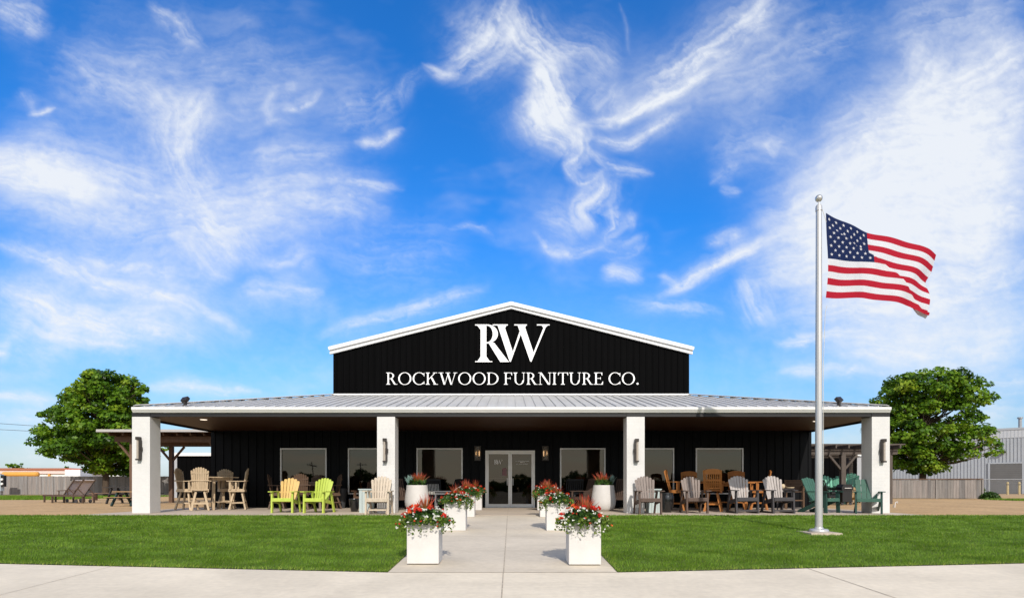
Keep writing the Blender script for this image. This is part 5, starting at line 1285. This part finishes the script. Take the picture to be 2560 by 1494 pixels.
# ------------------------------------------------------------------ trees
BARK = mat('bark', (.075, .055, .04), .9, .15, var=.35, scale=4, stretch=(4, 4, .6), bump=.5, bscale=14)
MAPLE = leafmat('maple leaves', [(0, (.028, .066, .004)), (.3, (.075, .175, .009)), (.65, (.165, .295, .016)), (1, (.30, .40, .028))], .42, .45)
def tree(name, lab, base, D, rows, trunk_r, nclump, leaf, perc, seed, trunk_lean=0.0):
    """crown filled from an outline: rows = (photo y, xmin, xmax) at distance D, round in depth"""
    global rng
    rng = np.random.default_rng(seed)
    bx = wx(base, D); t = thing(name, lab, 'tree', (bx, D, 0))
    zs = np.array([wz(r[0] * 1.0159, D) for r in rows]); xl = np.array([wx(r[1] * 1.0159, D) for r in rows]); xr = np.array([wx(r[2] * 1.0159, D) for r in rows])
    o = np.argsort(zs); zs, xl, xr = zs[o], xl[o], xr[o]
    zmin, zmax = zs[0], zs[-1]; cl = []; tries = 0
    while len(cl) < nclump and tries < nclump * 60:
        tries += 1
        z = rng.uniform(zmin, zmax); a, b = np.interp(z, zs, xl), np.interp(z, zs, xr)
        cx_, hw_ = (a + b) / 2, (b - a) / 2
        rad = rng.uniform(.5, .95) * (zmax - zmin) / 9.4
        th = rng.uniform(0, 2 * math.pi); q = math.sqrt(rng.uniform(.12, 1.0)); hw_ *= 1 + .50 * min(.06, float(perlin(np.array([math.cos(th) * 1.3 + z * .55]), np.array([math.sin(th) * 1.3 + seed]), seed)[0]))
        x = cx_ + math.cos(th) * q * max(hw_ - rad * .95, .1); y = math.sin(th) * q * max(hw_ * .9 - rad * .95, .1)
        p = np.array([x, y, z])
        if float(perlin(np.array([x * .42 + 7.3]), np.array([z * .5 + y * .3 + seed]), seed + 3)[0]) < -.17: continue      # gaps
        if any(np.linalg.norm(p - c[0]) < (rad + c[1]) * .45 for c in cl): continue
        cl.append((p, rad))
    for k in range(int(nclump * .45)):      # sprays that break the outline
        z = rng.uniform(zmin + .3, zmax + .1); a, b = np.interp(z, zs, xl), np.interp(z, zs, xr); th = rng.uniform(0, 2 * math.pi); q = rng.uniform(.70, .92); hw_ = (b - a) / 2
        cl.append((np.array([(a + b) / 2 + math.cos(th) * q * hw_, math.sin(th) * q * hw_ * .9, z]), rng.uniform(.24, .46) * (zmax - zmin) / 9.4))
    V, T = [], []
    for p, rad in cl:
        n = int(perc * (rad / .8) ** 2)
        d = rng.normal(size=(n, 3)); d /= np.linalg.norm(d, axis=1)[:, None]
        # each clump is a drooping shelf of leaves: flat-topped, thinner below
        rr = rad * rng.uniform(.35, 1.08, n)[:, None] ** .6
        pts = p + d * rr * np.array([1.08, 1.08, .66]); pts[:, 2] -= .16 * ((d[:, 0] ** 2 + d[:, 1] ** 2) * rad)
        keep = (d[:, 2] > -.45) | (rng.random(n) < .3); pts, d = pts[keep], d[keep]; n = len(pts)
        nr = d * .9 + rng.normal(size=(n, 3)) * .55 + np.array([0, -.15, .55]); nr /= np.linalg.norm(nr, axis=1)[:, None]
        e = rng.normal(size=(n, 3)); e -= nr * (e * nr).sum(1)[:, None]; e /= np.linalg.norm(e, axis=1)[:, None]; f = np.cross(nr, e)
        s = (leaf * rng.uniform(.6, 1.25, n))[:, None]
        V.append(np.stack([pts - e * s * .62, pts + f * s * .5 + nr * s * .1, pts + e * s * .62, pts - f * s * .5 + nr * s * .1], 1).reshape(-1, 3))
        T.append(np.repeat(np.clip(rng.normal(.46 + rng.normal(0, .20), .16, n), 0, 1), 4))
    V = np.concatenate(V) - np.array([bx, 0, 0]); T = np.concatenate(T)
    np_mesh('crown', V, np.arange(len(V)).reshape(-1, 4), MAPLE, t, None, T)
    zc = zmin + (zmax - zmin) * .55; ccx = (np.interp(zc, zs, xl) + np.interp(zc, zs, xr)) / 2 - bx
    m = MB(); m.tube([(0, 0, -.05), (0, 0, .15), (.02, 0, zmin * .8), (ccx * .3, 0, zmin + .8), (ccx * .7, .1, zc), (ccx, 0, zmax - 1.2)], [trunk_r * 1.5, trunk_r * 1.08, trunk_r, trunk_r * .85, trunk_r * .45, .03], 14)
    m.build('trunk', BARK, t, smooth=True)
    m = MB()
    for k, (p, rad) in enumerate(cl):
        if k % 2: continue
        q = p - np.array([bx, 0, 0]); zz = max(zmin + .3, q[2] - rng.uniform(.9, 2.4)); zz = min(zz, zc)
        f = (zz - zmin) / max(zc - zmin, .1); s0 = Vector((ccx * (.2 + .5 * f), 0, zz)); e0 = Vector(q)
        mid = s0.lerp(e0, .5) + Vector((0, 0, -.18)); m.tube([s0, mid, e0], [trunk_r * .33, trunk_r * .2, .018], 6, cap=False)
    m.build('limbs', BARK, t, smooth=True)
    return t
tree('leafy_tree', 'large green maple beside the left end of the shop, behind the pergola', 264, 50, [(913, 212, 236), (925, 200, 335), (945, 190, 360), (965, 172, 368), (985, 148, 362), (1010, 128, 352), (1040, 112, 390), (1065, 108, 404), (1092, 88, 404), (1115, 105, 400), (1128, 140, 392), (1145, 185, 370), (1160, 225, 320)], .24, 215, .23, 290, 5)
tree('leafy_tree', 'large green maple behind the wooden fence right of the shop', 2306, 41, [(908, 2280, 2325), (925, 2200, 2385), (945, 2175, 2402), (970, 2150, 2430), (1000, 2150, 2432), (1030, 2140, 2418), (1060, 2140, 2448), (1090, 2140, 2448), (1115, 2150, 2440), (1130, 2170, 2418), (1146, 2195, 2360), (1157, 2230, 2310)], .21, 210, .19, 300, 9)
def far_tree(lab, xp, D, w, z0, h, seed):
    tree('distant_tree', lab, xp, D, [((HY - (z0 + h - HC) * F / D) / 1.0159, (xp - w * .3) / 1.0159, (xp + w * .25) / 1.0159), ((HY - (z0 + h * .55 - HC) * F / D) / 1.0159, (xp - w * .5) / 1.0159, (xp + w * .5) / 1.0159), ((HY - (z0 - HC) * F / D) / 1.0159, (xp - w * .46) / 1.0159, (xp + w * .5) / 1.0159)], .2, 60, .5, 150, seed)
far_tree('dark green rounded tree far off above the roadside building at left', 42, 125, 68, 2.6, 2.9, 41)
far_tree('small dark tree far off just left of the big left maple', 168, 135, 13, 2.8, 2.4, 42)

# ------------------------------------------------------------------ fences and the surroundings
def board_fence(lab, pts, h, M, postsp=2.4, cap=False, panels=False):
    t = thing('board_fence', lab, 'fence', (pts[0][0], pts[0][1], 0)); o = Vector((pts[0][0], pts[0][1], 0)); rr = random.Random(len(lab))
    m = MB(); pm = []; cm = MB()
    for (xa, ya), (xb, yb) in zip(pts[:-1], pts[1:]):
        a, b = Vector((xa, ya, 0)), Vector((xb, yb, 0)); L_ = (b - a).length; d = (b - a) / L_; nrm = Vector((-d.y, d.x, 0)); rot = Matrix.Rotation(math.atan2(d.y, d.x), 3, 'Z')
        n = int(L_ / .15)
        for k in range(n):
            c = a + d * (k + .5) * L_ / n - o; hh = h + rr.uniform(-.015, .012); m.box((c.x, c.y, hh / 2 + .03), (L_ / n - .008, .022, hh), rot, rr.randrange(3))
        for z in (.3, h - .3): c = (a + b) / 2 - o + nrm * .04; m.box((c.x, c.y, z), (L_, .05, .09), rot)
        q = int(L_ / postsp)
        for k in range(q + 1): c = a + d * (L_ * k / q) - o - nrm * .04; pm.append((c, rot))
        if cap: c = (a + b) / 2 - o; cm.box((c.x, c.y, h + .075), (L_, .14, .05), rot)
    m.build('boards', M, t)
    for c, rot in pm:
        p = MB(); p.box((c.x, c.y, h / 2 + .02), (.10, .055, h + .04), rot); p.build('post', M[0], t)
    if cap: cm.build('cap_rail', POST, t)
def fw(n, c): return mat(n, c, .88, .15, var=.28, scale=1.1, stretch=(9, 9, .45), fine=.12)
FA = [fw('silver grey board', (.235, .225, .22)), fw('grey board', (.205, .19, .182)), fw('brown grey board', (.25, .225, .21))]
FB_ = [fw('brown weathered board', (.205, .19, .178)), fw('dark grey weathered board', (.165, .155, .15)), fw('umber board', (.235, .21, .195))]  # three board tones, mixed at random along the fence
board_fence('long weathered grey board fence behind the gravel yard on the left', [(-62, 54.5), (-40, 54.5), (-24.5, 55.2)], 1.68, FA)
board_fence('short weathered brown board fence with a dark cap rail on the right', [(23.9, 37.6), (26.6, 36.8), (29.0, 36.2), (31.5, 44)], 1.16, FB_, 2.2, True)
# chain link along the warehouse yard
t = thing('chain_link_fence', 'thin chain-link fence with a steel top rail before the warehouse', 'fence', (30, 48, 0)); STEEL = mat('galvanised tube', (.30, .31, .32), .5, .5, .5, var=.1)
m = MB(); m.tube([(0, 0, 1.35), (24, 0, 1.35)], .028, 8); m.build('top_rail', STEEL, t)
for k in range(9): m = MB(); m.tube([(k * 3, 0, 0), (k * 3, 0, 1.40)], .03, 8); m.build('post', STEEL, t)
m = MB()
for k in range(160):
    x = k * .15
    for s in (-1, 1): m.bar((x, 0, .02), (x + s * 1.3, 0, 1.32), .006, .006, up=(0, 1, 0))
m.build('mesh', STEEL, t, fix=False)
# metal warehouse
CORR = mat('pale blue-grey steel siding', (.36, .385, .42), .5, .4, .2, var=.06, scale=.6)
wa, wb = Vector((56.0, 60.2, 0)), Vector((43.0, 72.0, 0)); WL_ = (wb - wa).length
wh = thing('metal_warehouse', 'pale grey corrugated metal warehouse beyond the right fence', 'warehouse', tuple(wa), math.atan2((wb - wa).y, (wb - wa).x))
m = MB(); L_ = WL_ + 14; h = 6.9
prof = []; k = 0.0; m.bb(-14, WL_, -.6, -.05, 0, h)
x = -14
while x < WL_: m.bar((x, -.02, 0), (x, -.02, h - .13), .07, .06, up=(0, 1, 0)); x += .30
m.build('wall', CORR, wh)
m = MB(); m.bb(-14, WL_ + .1, -.62, .06, h - .12, h + .10); m.build('roof_edge', CORR, wh)
m = MB(); m.bb(-14, WL_, -.04, .005, h - .95, h - .13); m.build('wall_band', mat('paler steel band', (.46, .48, .51), .5, .4, .2, var=.04), wh)
m = MB(); m.bb(-14, WL_, -16, -.61, h - .5, h + .1); m.build('roof', ROOFMETAL, wh)
DOORG = mat('grey roller door', (.115, .115, .115), .6, .3, var=.1, scale=1)
m = MB()
for k in range(14): m.bb(2.8, 5.4, .06, .10, .02 + k * .225, .02 + k * .225 + .218)
m.build('door', DOORG, wh); m = MB(); m.bb(2.62, 2.79, .04, .12, 0, 3.35); m.bb(5.41, 5.58, .04, .12, 0, 3.35); m.bb(2.79, 5.41, .04, .12, 3.2, 3.35); m.build('door_frame', CORR, wh)
for x in (1.2, 4.4): m = MB(); m.prism([(x - .3, 4.35), (x + .3, 4.35), (x + .3, 4.55), (x - .3, 4.55)], .05, .55); m.build('door_light', LAMPDARK, wh)
m = MB(); m.tube([(3, -2, h), (3, -2, h + 1.2)], .16, 12); m.tube([(3, -2, h + 1.2), (3, -2, h + 1.35)], [.26, .26], 12); m.build('vent_pipe', STEEL, wh)
BOL = mat('faded yellow paint', (.42, .33, .16), .7, .3, var=.15)
for xp, lab in ((2519, 'faded yellow bollard beside the grey warehouse door'), (2548, 'faded yellow bollard further right of the warehouse door')):
    D = 55; t = thing('bollard', lab, 'bollard', (wx(xp, D), D, 0), 0, 'bollards before the warehouse'); m = MB(); m.lathe([(.10, 0), (.10, 1.1), (.08, 1.18), (.001, 1.22)], 14); m.build('post', BOL, t, smooth=True); m = MB(); m.lathe([(.102, .9), (.104, .9), (.104, .98), (.102, .98)], 14); m.build('band', LAMPDARK, t)
# shrub at the fence end, pipe stub in the gravel
rng = np.random.default_rng(55)
def shrub(lab, x, y, w, h, M, n, leaf):
    t = thing('low_shrub', lab, 'shrub', (x, y, 0)); c = rng.normal(size=(n, 3)); c /= np.linalg.norm(c, axis=1)[:, None]; c *= rng.uniform(.3, 1, (n, 1)) ** .5; c[:, 2] = np.abs(c[:, 2]); c *= np.array([w / 2, w / 2.4, h])
    leaf_cloud('foliage', M, t, c, leaf); m = MB()
    for k in range(7): a = k * .9; m.tube([(0, 0, 0), (math.cos(a) * w * .3, math.sin(a) * w * .25, h * .7)], .012, 5)
    m.build('stems', BARK, t)
shrub('dark green low shrub at the right end of the brown fence', wx(2475, 36), 36, 1.1, .45, LEAF1, 900, .09)
shrub('tall weedy green tuft against the end of the brown fence', wx(2455, 36.5), 36.5, .45, .85, LEAFY, 300, .08)
t = thing('standpipe', 'small white bent pipe rising from the gravel right of the rightmost column', 'pipe', (wx(2237, 21.5), 21.5, 0)); m = MB(); m.tube([(0, 0, 0), (.02, 0, .18), (.08, 0, .22), (.10, 0, .16)], .014, 8); m.build('pipe', WHITETRIM, t, smooth=True); m = MB(); m.tube([(-.05, 0, .0), (-.05, 0, .10)], .012, 8); m.build('valve', STEEL, t)
# left edge: meter box, roadside building, bus-yellow tank, trailers, wires
t = thing('utility_cabinet', 'pale blue-grey utility cabinet with a meter at the far left fence', 'utility box', (wx(-4, 52.5), 52.5, 0)); PB = mat('pale cabinet paint', (.42, .50, .56), .5, .4, var=.05)
m = MB(); m.bb(-.35, .35, -.2, .2, .35, 1.85); m.build('cabinet', PB, t, bevel=.02); m = MB(); m.bb(.36, .64, -.18, .1, .75, 1.75); m.build('meter_box', DARKTRIM, t)
for z in (1.0, 1.4): m = MB(); m.tube([(.5, -.18, z), (.5, -.25, z)], .10, 14); m.build('meter_dial', WHITETRIM, t)
m = MB(); m.bb(-.3, .3, -.15, .15, 0, .349); m.build('plinth', STEEL, t)
REDR = mat('red fascia', (.45, .10, .06), .6, .3, var=.1); PINK = mat('pale pink wall', (.68, .52, .47), .7, .2, var=.05); CRM = mat('cream panel', (.74, .68, .58), .7, .2, var=.05); ORNG = mat('orange paint', (.62, .30, .05), .45, .5, var=.08); TERRA = mat('terracotta roof', (.33, .13, .08), .8, .2, var=.2)
D = 92; bx0, bx1 = wx(-160, D), wx(198, D)
t = thing('roadside_building', 'long pale building with a red roof edge beyond the left fence', 'building', (bx0, D, 0)); W_ = bx1 - bx0
m = MB(); m.bb(0, W_, 0, 10, 0, 2.75); m.build('wall', CRM, t); m = MB(); m.bb(-.2, W_ + .2, -.25, 10.2, 2.76, 3.25); m.build('fascia', PINK, t); m = MB(); m.prism([(-.3, 3.251), (W_ + .3, 3.251), (W_ - 1, 3.62), (1, 3.62)], -.35, 10.3); m.build('roof', TERRA, t)
for k in range(6):
    x = W_ - 1.0 - k * 3.6; m = MB(); m.bb(x - .14, x + .14, -.2, -.01, 0, 2.75); m.build('pillar', ORNG if k % 2 else REDR, t)
    m = MB(); m.bb(x - 3.1, x - .5, -.06, -.01, .4, 2.55); w_ = m.build('shutter', mat('white shutter', (.74, .74, .73), .6, .3, var=.03), t)
D = 74; t = thing('tank_trailer', 'yellow-orange rounded tank trailer showing above the left fence', 'tank', (wx(52, D), D, 0)); L2 = wx(95, D) - wx(4, D)
m = MB(); m.tube([(-L2 / 2, 0, 2.28), (-L2 / 2 + .15, 0, 2.28), (L2 / 2 - .15, 0, 2.28), (L2 / 2, 0, 2.28)], [.15, .33, .33, .15], 20); m.build('tank', ORNG, t, smooth=True)
m = MB(); m.bb(-L2 / 2 + .2, L2 / 2 - .2, -.25, .25, 1.0, 1.25)
for s in (-1, 1): m.bb(s * L2 * .3 - .1, s * L2 * .3 + .1, -.2, .2, 1.251, 2.0)
m.build('chassis', CHAR, t)
for s in (-1, 1): m = MB(); m.tube([(s * L2 * .3, -.3, .48), (s * L2 * .3, .3, .48)], .48, 18); m.build('wheel', CHAR, t)
def box_trailer(lab, xp0, xp1, D, ztop, cap):
    x0, x1 = wx(xp0, D), wx(xp1, D); t = thing('box_trailer', lab, 'trailer', ((x0 + x1) / 2, D, 0)); w = x1 - x0
    m = MB(); m.bb(-w / 2, w / 2, -1.1, 1.1, .75, ztop - .12); m.build('body', WHITETRIM, t, bevel=.03); m = MB(); m.bb(-w / 2 - .02, w / 2 + .02, -1.12, 1.12, ztop - .119, ztop); m.build('roof', cap, t)
    for s in (-1, 1): m = MB(); m.tube([(s * w * .3, -1.05, .45), (s * w * .3, -.8, .45)], .45, 16); m.build('wheel', CHAR, t)
box_trailer('white box trailer with a red roof rim left of the maple trunk', 178, 216, 76, 3.05, REDR)
box_trailer('white box trailer between the maple trunk and the left pergola post', 278, 312, 76, 2.4, WHITETRIM)
WIRE = mat('power cable', (.06, .06, .07), .6, .3, var=.05)
for ya, yb, lab in ((1058, 1066, 'upper of two thin power cables crossing the sky at far left'), (1073, 1079, 'lower of two thin power cables crossing the sky at far left')):
    D = 62; P_ = [(wx(-900 + k * 120, D), D + k * .8, wz(ya - 60 + 8 * k + (k - 8) ** 2 * -.12 * 4, D)) for k in range(13)]
    P_ = [(wx(x, D), D, wz(ya + (yb - ya) * (x / 120) - .00002 * (x - 60) ** 2, D)) for x in range(-700, 420, 70)]
    m = MB(); m.tube(P_, .022, 6); o = m.build('power_cable', WIRE); set_(o, lab, 'cable')
# what the shop windows look out on: the far side of the road
rng = np.random.default_rng(91)
n = 26000; x = rng.uniform(-170, 170, n); hgt = 3.2 + 1.6 * np.sin(x * .11) + 1.1 * np.sin(x * .31 + 1) + .8 * np.sin(x * .83)
c = np.stack([x, -125 + rng.normal(0, 2.5, n), rng.uniform(0, 1, n) * hgt - .7], 1)
o = leaf_cloud('hedgerow', LEAF1, None, c, .9); o['kind'] = 'stuff'; set_(o, 'dark distant line of trees across the road', 'trees')

def utility_pole(lab, x, y, h):
    t = thing('utility_pole', lab, 'utility pole', (x, y, g(y)), 0, 'utility poles across the road')
    m = MB(); m.tube([(0, 0, 0), (0, 0, h)], [.17, .11], 10); m.build('post', BARK, t, smooth=True)
    m = MB(); m.bb(-1.1, 1.1, -.06, .06, h - .75, h - .6); m.build('crossarm', BARK, t)
    for k in (-.95, -.4, .4, .95): m = MB(); m.tube([(k, 0, h - .6), (k, 0, h - .4)], .05, 8); m.build('insulator', STEEL, t)
utility_pole('dark utility pole reflected in the window beside the left-centre column', -36.6, -100, 7.6)
utility_pole('dark utility pole reflected in the leftmost window', -48.5, -101, 7.4)
